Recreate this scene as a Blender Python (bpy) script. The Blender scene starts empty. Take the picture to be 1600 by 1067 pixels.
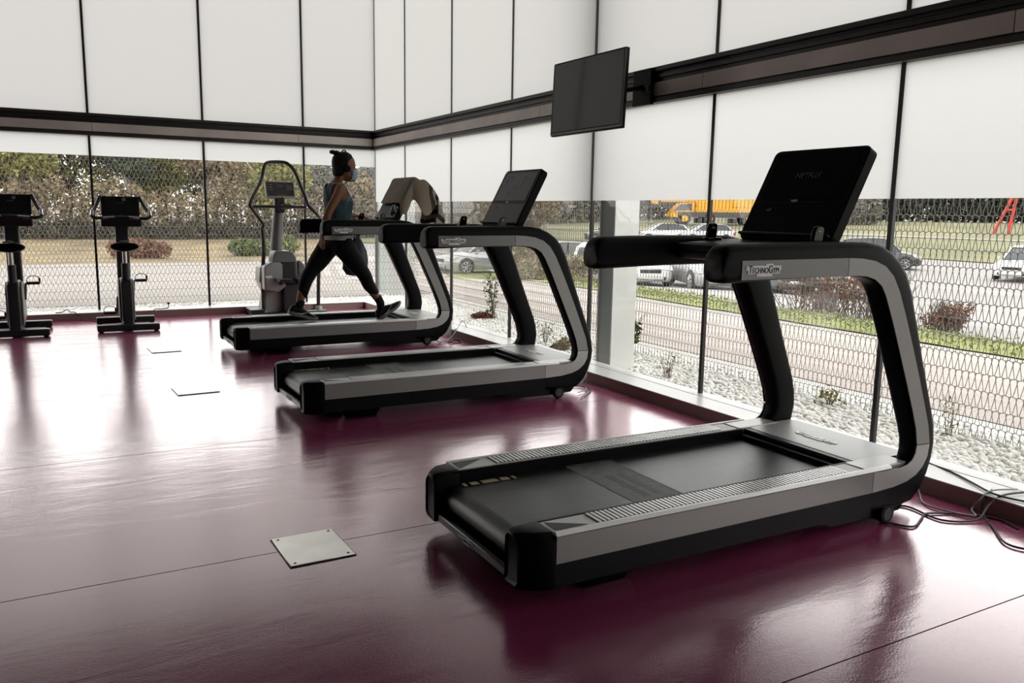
import bpy, bmesh, math, random
import numpy as np
from mathutils import Vector, Matrix, Euler

random.seed(7)
RNG = np.random.default_rng(7)
SC = bpy.context.scene
COL = SC.collection
PI = math.pi

# ------------------------------------------------------------------ camera
CAM_X, CAM_Y, CAM_Z = -3.7054, -10.3444, 1.25
YAW, PITCH, ROLL, FPX = 0.50837, -0.15640, 0.016388, 1286.44
cam_data = bpy.data.cameras.new('camera')
cam_data.sensor_width = 36.0
cam_data.lens = FPX * 36.0 / 1600.0
cam_data.clip_start = 0.05
cam_data.clip_end = 1000
cam = bpy.data.objects.new('camera', cam_data)
COL.objects.link(cam)
cy_, sy_, cp_, sp_ = math.cos(YAW), math.sin(YAW), math.cos(PITCH), math.sin(PITCH)
fw = Vector((sy_ * cp_, cy_ * cp_, sp_))
r0 = Vector((cy_, -sy_, 0))
u0 = r0.cross(fw)
rv = r0 * math.cos(ROLL) + u0 * math.sin(ROLL)
uv_ = u0 * math.cos(ROLL) - r0 * math.sin(ROLL)
M = Matrix(((rv.x, uv_.x, -fw.x, CAM_X), (rv.y, uv_.y, -fw.y, CAM_Y), (rv.z, uv_.z, -fw.z, CAM_Z), (0, 0, 0, 1)))
cam.matrix_world = M
SC.camera = cam

# ------------------------------------------------------------------ world, exposure
SKY_STRENGTH = 3.1
w = bpy.data.worlds.new('overcast_sky')
SC.world = w
w.use_nodes = True
wn = w.node_tree
bg = wn.nodes['Background']
bg.inputs['Color'].default_value = (1.0, 0.985, 0.96, 1)
bg.inputs['Strength'].default_value = SKY_STRENGTH
SC.view_settings.view_transform = 'Standard'
SC.view_settings.look = 'None'
SC.view_settings.gamma = 1.0
SC.view_settings.use_curve_mapping = False
SC.view_settings.exposure = 0.0
SC.cycles.max_bounces = 10
SC.cycles.transparent_max_bounces = 24
SC.cycles.caustics_reflective = False
SC.cycles.caustics_refractive = False

# ------------------------------------------------------------------ materials
MATS = {}
def srgb(r, g, b):
    f = lambda c: (c / 255 / 12.92) if c <= 10 else ((c / 255 + 0.055) / 1.055) ** 2.4
    return (f(r), f(g), f(b), 1)

def mat(name, col, rough=0.5, metal=0.0, spec=0.5, bump=0.0, bscale=60.0, vary=0.0, vscale=4.0, coat=0.0, stretch=None):
    if name in MATS:
        return MATS[name]
    m = bpy.data.materials.new(name)
    m.use_nodes = True
    nt = m.node_tree
    b = nt.nodes['Principled BSDF']
    b.inputs['Base Color'].default_value = col
    b.inputs['Roughness'].default_value = rough
    b.inputs['Metallic'].default_value = metal
    b.inputs['Specular IOR Level'].default_value = spec
    b.inputs['Coat Weight'].default_value = coat
    if bump or vary:
        tc = nt.nodes.new('ShaderNodeTexCoord')
        mp = nt.nodes.new('ShaderNodeMapping')
        nt.links.new(tc.outputs['Object'], mp.inputs['Vector'])
        if stretch:
            mp.inputs['Scale'].default_value = stretch
    if bump:
        n = nt.nodes.new('ShaderNodeTexNoise')
        n.inputs['Scale'].default_value = bscale
        n.inputs['Detail'].default_value = 4
        bp = nt.nodes.new('ShaderNodeBump')
        bp.inputs['Strength'].default_value = bump
        bp.inputs['Distance'].default_value = 0.01
        nt.links.new(mp.outputs['Vector'], n.inputs['Vector'])
        nt.links.new(n.outputs['Fac'], bp.inputs['Height'])
        nt.links.new(bp.outputs['Normal'], b.inputs['Normal'])
    if vary:
        n2 = nt.nodes.new('ShaderNodeTexNoise')
        n2.inputs['Scale'].default_value = vscale
        n2.inputs['Detail'].default_value = 6
        nt.links.new(mp.outputs['Vector'], n2.inputs['Vector'])
        mr = nt.nodes.new('ShaderNodeMapRange')
        mr.inputs['From Min'].default_value = 0.3
        mr.inputs['From Max'].default_value = 0.7
        mr.inputs['To Min'].default_value = 1 - vary
        mr.inputs['To Max'].default_value = 1 + vary
        nt.links.new(n2.outputs['Fac'], mr.inputs['Value'])
        mx = nt.nodes.new('ShaderNodeVectorMath')
        mx.operation = 'SCALE'
        mx.inputs[0].default_value = col[:3]
        nt.links.new(mr.outputs['Result'], mx.inputs['Scale'])
        nt.links.new(mx.outputs['Vector'], b.inputs['Base Color'])
    MATS[name] = m
    return m

def random_mat(name, cols, rough=0.7, spec=0.3):
    """colour picked per object / per loose part from a ramp"""
    m = bpy.data.materials.new(name)
    m.use_nodes = True
    nt = m.node_tree
    b = nt.nodes['Principled BSDF']
    b.inputs['Roughness'].default_value = rough
    b.inputs['Specular IOR Level'].default_value = spec
    g = nt.nodes.new('ShaderNodeNewGeometry')
    cr = nt.nodes.new('ShaderNodeValToRGB')
    el = cr.color_ramp.elements
    while len(el) < len(cols):
        el.new(0.5)
    for i, c in enumerate(cols):
        el[i].position = i / max(1, len(cols) - 1)
        el[i].color = c
    nt.links.new(g.outputs['Random Per Island'], cr.inputs['Fac'])
    nt.links.new(cr.outputs['Color'], b.inputs['Base Color'])
    MATS[name] = m
    return m

def glass_mat(name, tint=(0.97, 0.985, 0.98, 1)):
    m = bpy.data.materials.new(name)
    m.use_nodes = True
    nt = m.node_tree
    nt.nodes.clear()
    o = nt.nodes.new('ShaderNodeOutputMaterial')
    mx = nt.nodes.new('ShaderNodeMixShader')
    t = nt.nodes.new('ShaderNodeBsdfTransparent')
    t.inputs['Color'].default_value = tint
    g = nt.nodes.new('ShaderNodeBsdfGlossy')
    g.inputs['Roughness'].default_value = 0.0
    lw = nt.nodes.new('ShaderNodeLayerWeight'); lw.inputs['Blend'].default_value = 0.5
    pw = nt.nodes.new('ShaderNodeMath'); pw.operation = 'POWER'; pw.inputs[1].default_value = 5.0
    ma = nt.nodes.new('ShaderNodeMath'); ma.operation = 'MULTIPLY_ADD'; ma.inputs[1].default_value = 0.90; ma.inputs[2].default_value = 0.05
    nt.links.new(lw.outputs['Facing'], pw.inputs[0])
    nt.links.new(pw.outputs[0], ma.inputs[0])
    nt.links.new(ma.outputs[0], mx.inputs[0])
    nt.links.new(t.outputs[0], mx.inputs[1])
    nt.links.new(g.outputs[0], mx.inputs[2])
    nt.links.new(mx.outputs[0], o.inputs['Surface'])
    MATS[name] = m
    return m

def film_mat(name, FILM_T):
    m = bpy.data.materials.new(name)
    m.use_nodes = True
    nt = m.node_tree
    nt.nodes.clear()
    o = nt.nodes.new('ShaderNodeOutputMaterial')
    mx = nt.nodes.new('ShaderNodeMixShader')
    mx.inputs[0].default_value = 0.12
    t = nt.nodes.new('ShaderNodeBsdfTranslucent')
    t.inputs['Color'].default_value = FILM_T
    d = nt.nodes.new('ShaderNodeBsdfDiffuse')
    d.inputs['Color'].default_value = (0.85, 0.86, 0.84, 1)
    nt.links.new(t.outputs[0], mx.inputs[1])
    nt.links.new(d.outputs[0], mx.inputs[2])
    nt.links.new(mx.outputs[0], o.inputs['Surface'])
    MATS[name] = m
    return m

def floor_mat():
    m = bpy.data.materials.new('purple_vinyl')
    m.use_nodes = True
    nt = m.node_tree
    nt.nodes.clear()
    L = nt.links.new
    o = nt.nodes.new('ShaderNodeOutputMaterial')
    mx = nt.nodes.new('ShaderNodeMixShader')
    d = nt.nodes.new('ShaderNodeBsdfDiffuse')
    g = nt.nodes.new('ShaderNodeBsdfGlossy')
    g.inputs['Roughness'].default_value = 0.16
    g.inputs['Color'].default_value = (0.96, 0.90, 0.915, 1)
    tc = nt.nodes.new('ShaderNodeTexCoord')
    geo = nt.nodes.new('ShaderNodeNewGeometry')
    # worn colour
    n1 = nt.nodes.new('ShaderNodeTexNoise'); n1.inputs['Scale'].default_value = 1.3; n1.inputs['Detail'].default_value = 8
    L(geo.outputs['Position'], n1.inputs['Vector'])
    cr = nt.nodes.new('ShaderNodeValToRGB')
    cr.color_ramp.elements[0].position = 0.3; cr.color_ramp.elements[0].color = (0.125, 0.018, 0.052, 1)
    cr.color_ramp.elements[1].position = 0.75; cr.color_ramp.elements[1].color = (0.175, 0.027, 0.074, 1)
    L(n1.outputs['Fac'], cr.inputs['Fac'])
    L(cr.outputs['Color'], d.inputs['Color'])
    # orange peel + long soft wrinkles
    n2 = nt.nodes.new('ShaderNodeTexNoise'); n2.inputs['Scale'].default_value = 130; n2.inputs['Detail'].default_value = 3
    L(geo.outputs['Position'], n2.inputs['Vector'])
    mp = nt.nodes.new('ShaderNodeMapping')
    mp.inputs['Rotation'].default_value = (0, 0, 0.25)
    mp.inputs['Scale'].default_value = (1.1, 3.6, 1)
    L(geo.outputs['Position'], mp.inputs['Vector'])
    n3 = nt.nodes.new('ShaderNodeTexNoise'); n3.inputs['Scale'].default_value = 1.5; n3.inputs['Detail'].default_value = 5
    n3.inputs['Distortion'].default_value = 0.6
    L(mp.outputs['Vector'], n3.inputs['Vector'])
    b1 = nt.nodes.new('ShaderNodeBump'); b1.inputs['Strength'].default_value = 0.10; b1.inputs['Distance'].default_value = 0.004
    L(n2.outputs['Fac'], b1.inputs['Height'])
    b2 = nt.nodes.new('ShaderNodeBump'); b2.inputs['Strength'].default_value = 0.085; b2.inputs['Distance'].default_value = 0.03
    L(n3.outputs['Fac'], b2.inputs['Height'])
    L(b1.outputs['Normal'], b2.inputs['Normal'])
    L(b2.outputs['Normal'], g.inputs['Normal'])
    L(b2.outputs['Normal'], d.inputs['Normal'])
    lw = nt.nodes.new('ShaderNodeLayerWeight'); lw.inputs['Blend'].default_value = 0.5
    fr = nt.nodes.new('ShaderNodeValToRGB')
    el = fr.color_ramp.elements
    pts = FLOOR_GLOSS
    while len(el) < len(pts):
        el.new(0.5)
    for i, (p_, v_) in enumerate(pts):
        el[i].position = p_; el[i].color = (v_, v_, v_, 1)
    L(lw.outputs['Facing'], fr.inputs['Fac'])
    blk = nt.nodes.new('ShaderNodeBsdfTransparent'); blk.inputs['Color'].default_value = (0, 0, 0, 1)
    L(fr.outputs['Color'], mx.inputs[0])
    L(blk.outputs[0], mx.inputs[1]); L(g.outputs[0], mx.inputs[2])
    ad = nt.nodes.new('ShaderNodeAddShader')
    L(d.outputs[0], ad.inputs[0]); L(mx.outputs[0], ad.inputs[1])
    L(ad.outputs[0], o.inputs['Surface'])
    MATS['floor'] = m
    return m
FLOOR_GLOSS = [(0.0, 0.03), (0.46, 0.07), (0.54, 0.18), (0.61, 0.44), (0.68, 0.65), (0.75, 0.70), (0.85, 0.72), (1.0, 0.78)]

def brick_mat(name, c1, c2, mortar, scale):
    m = bpy.data.materials.new(name)
    m.use_nodes = True
    nt = m.node_tree
    b = nt.nodes['Principled BSDF']
    b.inputs['Roughness'].default_value = 0.85
    g = nt.nodes.new('ShaderNodeNewGeometry')
    mp = nt.nodes.new('ShaderNodeMapping')
    mp.inputs['Rotation'].default_value = (0, 0, PI / 2)
    br = nt.nodes.new('ShaderNodeTexBrick')
    br.inputs['Color1'].default_value = c1
    br.inputs['Color2'].default_value = c2
    br.inputs['Mortar'].default_value = mortar
    br.inputs['Scale'].default_value = scale
    br.inputs['Mortar Size'].default_value = 0.02
    nt.links.new(g.outputs['Position'], mp.inputs['Vector'])
    nt.links.new(mp.outputs['Vector'], br.inputs['Vector'])
    nt.links.new(br.outputs['Color'], b.inputs['Base Color'])
    MATS[name] = m
    return m

floor_mat()
glass_mat('clear_glass')
film_mat('frosted_film', (0.60, 0.60, 0.595, 1))
film_mat('frosted_pane', (0.425, 0.425, 0.422, 1))
BLACK = mat('black_rubber', (0.0030, 0.0030, 0.0035, 1), 0.42, spec=0.09, bump=0.05, bscale=400)
BLACKG = mat('black_gloss', (0.004, 0.004, 0.005, 1), 0.12, spec=0.22)
DARK = mat('dark_grey_plastic', (0.009, 0.009, 0.0095, 1), 0.4, spec=0.2)
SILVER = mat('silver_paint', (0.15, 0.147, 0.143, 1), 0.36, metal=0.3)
SILVERL = mat('light_silver', (0.72, 0.715, 0.70, 1), 0.28, metal=0.15, spec=0.6)
HOOD = mat('hood_silver', (0.34, 0.336, 0.33, 1), 0.40, metal=0.45)
CHROME = mat('chrome', (0.75, 0.75, 0.75, 1), 0.15, metal=1.0)
BELT = mat('belt_rubber', (0.012, 0.0135, 0.0145, 1), 0.29, spec=0.5, bump=0.14, bscale=120, vary=0.5, vscale=9, stretch=(0.25, 2.2, 1))
BELTP = mat('belt_patch', (0.085, 0.088, 0.084, 1), 0.5, bump=0.4, bscale=300, vary=0.4, vscale=30)
PRINT = mat('white_print', (0.93, 0.93, 0.91, 1), 0.5)
TAN = mat('tan_print', (0.45, 0.38, 0.22, 1), 0.6)
GREYP = mat('grey_print', (0.20, 0.20, 0.19, 1), 0.6)
BEAMK = mat('beam_black', (0.012, 0.011, 0.010, 1), 0.4)
BEAMB = mat('beam_bronze', (0.78, 0.72, 0.66, 1), 0.5, metal=0.1, vary=0.12, vscale=3)
MULL = mat('mullion_black', (0.01, 0.01, 0.01, 1), 0.4)
SILLW = mat('sill_white', (0.70, 0.69, 0.67, 1), 0.3, spec=0.5, vary=0.06, vscale=3)
SILLB = mat('sill_brown', (0.45, 0.29, 0.26, 1), 0.5)
WALL = mat('wall_plaster', (0.32, 0.31, 0.30, 1), 0.8)
CEIL = mat('ceiling_paint', (0.20, 0.20, 0.20, 1), 0.8)
COLW = mat('column_paint', (0.78, 0.79, 0.76, 1), 0.5, vary=0.05)
COLG = mat('column_web', (0.42, 0.49, 0.47, 1), 0.4)
PLATE = mat('plate_metal', (0.93, 0.92, 0.87, 1), 0.30, metal=0.9, vary=0.06, vscale=9)
WIRE = mat('wire_steel', (0.26, 0.255, 0.245, 1), 0.35, metal=0.7)
CABLE = mat('cable_black', (0.012, 0.012, 0.012, 1), 0.5)
CABLEG = mat('cable_grey', (0.33, 0.33, 0.32, 1), 0.5)

# ------------------------------------------------------------------ mesh helpers
class MB:
    def __init__(s):
        s.v = []; s.f = []
    def add(s, vs, fs):
        b = len(s.v)
        s.v += [tuple(v) for v in vs]
        s.f += [tuple(i + b for i in f) for f in fs]
    def box(s, lo, hi, rot=None, org=None):
        x0, y0, z0 = lo; x1, y1, z1 = hi
        vs = [Vector(c) for c in ((x0,y0,z0),(x1,y0,z0),(x1,y1,z0),(x0,y1,z0),(x0,y0,z1),(x1,y0,z1),(x1,y1,z1),(x0,y1,z1))]
        if rot is not None:
            R = rot if isinstance(rot, Matrix) else Euler(rot).to_matrix()
            o = Vector(org) if org is not None else Vector(((x0+x1)/2,(y0+y1)/2,(z0+z1)/2))
            vs = [o + R @ (v - o) for v in vs]
        s.add(vs, [(0,3,2,1),(4,5,6,7),(0,1,5,4),(1,2,6,5),(2,3,7,6),(3,0,4,7)])
        return s
    def loft(s, rings, caps=True, closed=True):
        n = len(rings[0]); b = len(s.v)
        for r in rings:
            s.v += [tuple(p) for p in r]
        for i in range(len(rings) - 1):
            for j in range(n if closed else n - 1):
                k = (j + 1) % n
                s.f.append((b+i*n+j, b+i*n+k, b+(i+1)*n+k, b+(i+1)*n+j))
        if caps and closed:
            s.f.append(tuple(b + j for j in reversed(range(n))))
            s.f.append(tuple(b + (len(rings)-1)*n + j for j in range(n)))
        return s
    def tube(s, path, r, n=8, caps=True, flat=None):
        P = [Vector(p) for p in path]
        rs = r if isinstance(r, (list, tuple)) else [r] * len(P)
        rings = []
        up = Vector((0, 0, 1))
        prev = None
        for i, p in enumerate(P):
            t = (P[min(i+1, len(P)-1)] - P[max(i-1, 0)]).normalized()
            if prev is None:
                a = t.cross(up)
                if a.length < 1e-3:
                    a = t.cross(Vector((1, 0, 0)))
                a.normalize()
            else:
                a = prev - t * prev.dot(t)
                if a.length < 1e-4:
                    a = t.cross(up)
                a.normalize()
            prev = a
            c = t.cross(a)
            rings.append([p + (a * math.cos(q) + c * math.sin(q)) * rs[i] for q in [2*PI*k/n for k in range(n)]])
        return s.loft(rings, caps)
    def cyl(s, a, b, r, n=16, r2=None):
        return s.tube([a, b], [r, r if r2 is None else r2], n)
    def prism(s, poly, lo, hi, axis='y'):
        """poly 2D points extruded along axis; poly coords are the other two axes in order"""
        def P(p, h):
            if axis == 'y': return (p[0], h, p[1])
            if axis == 'x': return (h, p[0], p[1])
            return (p[0], p[1], h)
        return s.loft([[P(p, lo) for p in poly], [P(p, hi) for p in poly]])
    def lathe(s, prof, n=16, org=(0,0,0)):
        rings = [[(org[0]+r*math.cos(2*PI*k/n), org[1]+r*math.sin(2*PI*k/n), org[2]+z) for k in range(n)] for r, z in prof]
        return s.loft(rings)
    def mesh(s, name, m, smooth=True, ang=0.7):
        me = bpy.data.meshes.new(name)
        me.from_pydata(s.v, [], s.f)
        bm = bmesh.new(); bm.from_mesh(me)
        bmesh.ops.recalc_face_normals(bm, faces=bm.faces)
        bm.to_mesh(me); bm.free()
        if smooth:
            me.polygons.foreach_set('use_smooth', [True] * len(me.polygons))
            me.set_sharp_from_angle(angle=ang)
        if m: me.materials.append(m)
        return me
    def obj(s, name, m, parent=None, bevel=0.0, smooth=True, ang=0.7, seg=2, kind=None, label=None):
        o = bpy.data.objects.new(name, s.mesh(name, m, smooth, ang))
        COL.objects.link(o)
        if parent is not None: o.parent = parent
        if bevel:
            md = o.modifiers.new('bevel', 'BEVEL'); md.width = bevel; md.segments = seg; md.limit_method = 'ANGLE'
            md.angle_limit = 0.6; md.harden_normals = False
        if kind: o['kind'] = kind
        if label: o['label'] = label
        return o

def thing(name, label, cat, loc=(0,0,0), rz=0.0, group=None):
    o = bpy.data.objects.new(name, None); COL.objects.link(o)
    o.empty_display_size = 0.1
    o.location = loc; o.rotation_euler = (0, 0, rz)
    o['label'] = label; o['category'] = cat
    if group: o['group'] = group
    return o
def tag(o, label, cat, group=None):
    o['label'] = label; o['category'] = cat
    if group: o['group'] = group
    return o
def struct_empty(name, loc=(0,0,0)):
    o = bpy.data.objects.new(name, None); COL.objects.link(o)
    o.empty_display_size = 0.1; o.location = loc; o['kind'] = 'structure'
    return o
def link_copy(o, parent):
    c = o.copy(); COL.objects.link(c); c.parent = parent
    return c
def copy_tree(root):
    r = root.copy(); COL.objects.link(r)
    for ch in list(root.children):
        c = link_copy(ch, r)
        for g in list(ch.children):
            link_copy(g, c)
    return r
def np_mesh(name, verts, faces, m, smooth=False):
    """verts (N,3), faces (M,k) numpy"""
    me = bpy.data.meshes.new(name)
    k = faces.shape[1]
    me.vertices.add(len(verts)); me.vertices.foreach_set('co', np.ascontiguousarray(verts, dtype=np.float32).ravel())
    me.loops.add(faces.size); me.loops.foreach_set('vertex_index', np.ascontiguousarray(faces, dtype=np.int32).ravel())
    me.polygons.add(len(faces))
    me.polygons.foreach_set('loop_start', np.arange(0, faces.size, k, dtype=np.int32))
    if smooth: me.polygons.foreach_set('use_smooth', np.ones(len(faces), dtype=bool))
    me.update(calc_edges=True); me.validate()
    if m: me.materials.append(m)
    return me
def np_obj(name, verts, faces, m, parent=None, kind=None, smooth=False):
    o = bpy.data.objects.new(name, np_mesh(name, verts, faces, m, smooth)); COL.objects.link(o)
    if parent is not None: o.parent = parent
    if kind: o['kind'] = kind
    return o
def text_mesh(body, size, m, smallcaps=False, extrude=0.0008, shear=0.0, name='lettering', xscale=1.0):
    cu = bpy.data.curves.new(name, 'FONT')
    cu.body = body; cu.size = size; cu.extrude = extrude; cu.align_x = 'CENTER'; cu.align_y = 'CENTER'
    cu.shear = shear
    cu.resolution_u = 3
    cu.small_caps_scale = 0.74
    if smallcaps:
        for c in cu.body_format: c.use_small_caps = True
    t = bpy.data.objects.new(name + '_tmp', cu); COL.objects.link(t)
    dg = bpy.context.evaluated_depsgraph_get()
    me = bpy.data.meshes.new_from_object(t.evaluated_get(dg))
    bpy.data.objects.remove(t); bpy.data.curves.remove(cu)
    me.materials.clear(); me.materials.append(m)
    if xscale != 1.0:
        me.transform(Matrix.Diagonal((xscale, 1, 1, 1)))
    return me
def smooth_path(pts, n=6):
    P = [Vector(p) for p in pts]; out = []
    for i in range(len(P) - 1):
        p0 = P[max(i-1, 0)]; p1 = P[i]; p2 = P[i+1]; p3 = P[min(i+2, len(P)-1)]
        for k in range(n):
            t = k / n
            out.append(0.5 * ((2*p1) + (p2-p0)*t + (2*p0-5*p1+4*p2-p3)*t*t + (3*p1-p0-3*p2+p3)*t**3))
    out.append(P[-1])
    return out
def rrect(w, h, r, n=4):
    """rounded rectangle polygon centred on 0"""
    out = []
    for cx, cy, a0 in ((w/2-r, h/2-r, 0), (-w/2+r, h/2-r, PI/2), (-w/2+r, -h/2+r, PI), (w/2-r, -h/2+r, 3*PI/2)):
        for k in range(n + 1):
            a = a0 + PI/2 * k / n
            out.append((cx + r*math.cos(a), cy + r*math.sin(a)))
    return out

# ------------------------------------------------------------------ room shell
XW, YB, ZC = -9.0, -14.0, 4.6
MY = [0.0, -1.033, -2.33, -3.628, -4.94, -6.27, -7.60, -8.93, -10.26, -11.59, -12.92, YB]
MX = [0.0, -0.93, -2.10, -3.286, -4.47, -5.66, -6.84, -8.02, XW]
Z_FILM_R, Z_FILM_L = 1.345, 1.785
Z_B0, Z_B1, Z_SILL = 2.0, 2.235, 0.08

floor = MB().box((XW, YB, -0.12), (0.0, 0.0, -0.004)).obj('floor', mat('seam_dark', (0.012, 0.004, 0.007, 1), 0.6), smooth=False)
floor['kind'] = 'structure'
seams = [YB, -13.45, -11.94, -10.42, -8.907, -7.426, -5.893, -4.37, -2.84, -1.32, -0.253]
for a, b in zip(seams[:-1], seams[1:]):
    MB().box((XW, a + 0.0025, -0.006), (-0.253, b - 0.0025, 0.0)).obj('vinyl_sheet', MATS['floor'], floor, smooth=False)

ceiling = MB().box((XW - 0.1, YB - 0.1, ZC), (0.1, 0.1, ZC + 0.15)).obj('ceiling', CEIL, smooth=False); ceiling['kind'] = 'structure'
wl = MB().box((XW - 0.15, YB, -0.12), (XW, 0.0, ZC)).obj('wall_far_left', WALL, smooth=False); wl['kind'] = 'structure'
wb = MB().box((XW - 0.15, YB - 0.15, -0.12), (0.0, YB, ZC)).obj('wall_back', WALL, smooth=False); wb['kind'] = 'structure'

# sills (kerbs under the glass): white top, brown front
def sill(name, right):
    e = struct_empty(name)
    if right:
        MB().box((-0.253, YB, -0.1), (0.06, 0.06, Z_SILL - 0.008)).obj('sill_body', SILLB, e, smooth=False)
        MB().box((-0.262, YB, Z_SILL - 0.008), (-0.07, -0.253, Z_SILL)).obj('sill_top', SILLW, e, bevel=0.002)
        MB().box((-0.056, YB, Z_SILL - 0.02), (0.05, 0.05, Z_SILL - 0.002)).obj('glazing_channel', SILLW, e, bevel=0.002)
    else:
        MB().box((XW, -0.253, -0.1), (-0.253, 0.06, Z_SILL - 0.008)).obj('sill_body', SILLB, e, smooth=False)
        MB().box((XW, -0.262, Z_SILL - 0.008), (-0.07, -0.07, Z_SILL)).obj('sill_top', SILLW, e, bevel=0.002)
        MB().box((XW, -0.056, Z_SILL - 0.02), (-0.06, 0.05, Z_SILL - 0.002)).obj('glazing_channel', SILLW, e, bevel=0.002)
    return e
sill('baseboard_right', True)
sill('baseboard_left', False)

# glazing bays
def bay(n, a, b, right):
    e = struct_empty('window_%d' % n)
    g = 0.004
    def pane(name, z0, z1, t0, t1, m):
        if right: mb = MB().box((t0, b + g, z0), (t1, a - g, z1))
        else: mb = MB().box((b + g, t0, z0), (a - g, t1, z1))
        return mb.obj(name, m, e, smooth=False)
    zf = Z_FILM_R if right else Z_FILM_L
    def single(name, z0, z1, t, m):
        if right: vs = [(t, b+g, z0), (t, a-g, z0), (t, a-g, z1), (t, b+g, z1)]
        else: vs = [(b+g, t, z0), (a-g, t, z0), (a-g, t, z1), (b+g, t, z1)]
        mb = MB(); mb.add(vs, [(0, 1, 2, 3)])
        return mb.obj(name, m, e, smooth=False)
    single('clear_pane', Z_SILL, Z_B0 + 0.05, 0.002, MATS['clear_glass'])
    single('frosted_film', zf, Z_B0 + 0.04, -0.002, MATS['frosted_film'])
    single('frosted_pane', Z_B1 - 0.04, ZC, 0.0, MATS['frosted_pane'])
    wdt = 0.012
    if right: mb = MB().box((-0.006, b - wdt, Z_SILL - 0.002), (0.018, b + wdt, ZC))
    else: mb = MB().box((b - wdt, -0.006, Z_SILL - 0.002), (b + wdt, 0.018, ZC))
    mb.obj('mullion', MULL, e, smooth=False)
n = 1
for a, b in zip(MY[:-1], MY[1:]):
    bay(n, a, b, True); n += 1
for a, b in zip(MX[:-1], MX[1:]):
    bay(n, a, b, False); n += 1
cp = MB().box((-0.008, -0.008, Z_SILL), (0.03, 0.03, ZC)).obj('trim_3', mat('corner_seal', (0.12, 0.12, 0.12, 1), 0.5), smooth=False); cp['kind'] = 'structure'

# dark transom beam with bronze cover panels
def beam(name, right, joints, end):
    e = struct_empty(name)
    def bx(d0, d1, z0, z1, nm, m, s0=0.0, s1=None, bev=0.0):
        s1 = end if s1 is None else s1
        if right: return MB().box((-d1, s1, z0), (-d0, s0, z1)).obj(nm, m, e, bevel=bev)
        return MB().box((s1, -d1, z0), (s0, -d0, z1)).obj(nm, m, e, bevel=bev)
    bx(-0.05, 0.03, Z_B0 + 0.02, Z_B1 - 0.01, 'beam_core', BEAMK)
    bx(-0.03, 0.055, Z_B0, Z_B0 + 0.034, 'bottom_flange', mat('flange_dark', (0.035, 0.03, 0.027, 1), 0.45), bev=0.004)
    bx(-0.03, 0.060, Z_B1 - 0.03, Z_B1, 'top_flange', mat('flange_dark', (0.035, 0.03, 0.027, 1), 0.45), bev=0.004)
    bx(0.0, 0.042, Z_B1 - 0.075, Z_B1 - 0.045, 'cable_lip', BEAMK, bev=0.004)
    for a, b in zip(joints[:-1], joints[1:]):
        bx(0.031, 0.048, Z_B0 + 0.042, Z_B0 + 0.135, 'cover_panel', BEAMB, a - 0.002, b + 0.002, bev=0.002)
beam('trim_1', True, [-0.05, -2.2, -4.2, -6.2, -8.15, -10.1, -12.05, YB], YB)
beam('trim_2', False, [-0.05, -1.0, -3.25, -5.4, -7.5, XW], XW)

# ------------------------------------------------------------------ terrain outside
HR = [0, 1, 5, 6.5, 18, 32, 42, 90, 400]
HZ = [-0.02, -0.03, -0.2, -0.29, -1.28, -1.55, -1.4, 0.9, 1.0]
def hgt(x, y):
    r = math.hypot(max(x - 1.2, 0), max(y - 1.2, 0))
    return float(np.interp(r, HR, HZ))
def hgt_np(x, y):
    return np.interp(np.hypot(np.maximum(x - 1.2, 0), np.maximum(y - 1.2, 0)), HR, HZ)
PAVE = brick_mat('path_pavers', (0.46, 0.405, 0.37, 1), (0.40, 0.345, 0.315, 1), (0.31, 0.27, 0.245, 1), 4.2)
LOT = mat('parking_asphalt', (0.29, 0.275, 0.262, 1), 0.9, vary=0.10, vscale=0.4)
GRASS = mat('grass_green', (0.19, 0.21, 0.06, 1), 0.9, vary=0.45, vscale=1.3)
DRY = mat('grass_dry', (0.215, 0.162, 0.090, 1), 0.9, vary=0.35, vscale=0.5)
PATHL = mat('gravel_path', (0.285, 0.258, 0.238, 1), 0.9, vary=0.06, vscale=1)

gx = np.concatenate([[-60, -30, -15, -9.2], np.linspace(-6, 1, 4), np.array([1.2, 1.6, 2.4, 3.3, 4.2, 5.2, 6.2, 7, 8, 10, 12, 15, 18, 22, 27, 32, 37, 42, 52, 65, 80, 100, 150, 250])])
gy = np.concatenate([[-60, -30, -14.2, -8, -3, 1.0], np.array([1.2, 1.6, 2.4, 3.3, 4.2, 5.2, 6.2, 7, 8, 10, 12, 15, 18, 22, 27, 32, 37, 42, 52, 65, 80, 100, 150, 250])])
XX, YY = np.meshgrid(gx, gy, indexing='ij')
ZZ = hgt_np(XX, YY) - 0.03
inside = (XX < -0.0) & (YY < 0.0)
V = np.stack([XX, YY, ZZ], -1).reshape(-1, 3)
ny = len(gy)
F = []
for i in range(len(gx) - 1):
    for j in range(ny - 1):
        cx = (gx[i] + gx[i+1]) / 2; cy = (gy[j] + gy[j+1]) / 2
        if cx < 0.05 and cy < 0.05 and cx > XW: continue
        F.append((i*ny+j, (i+1)*ny+j, (i+1)*ny+j+1, i*ny+j+1))
gr = np_obj('ground', V, np.array(F), LOT, kind='structure', smooth=True)

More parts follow.
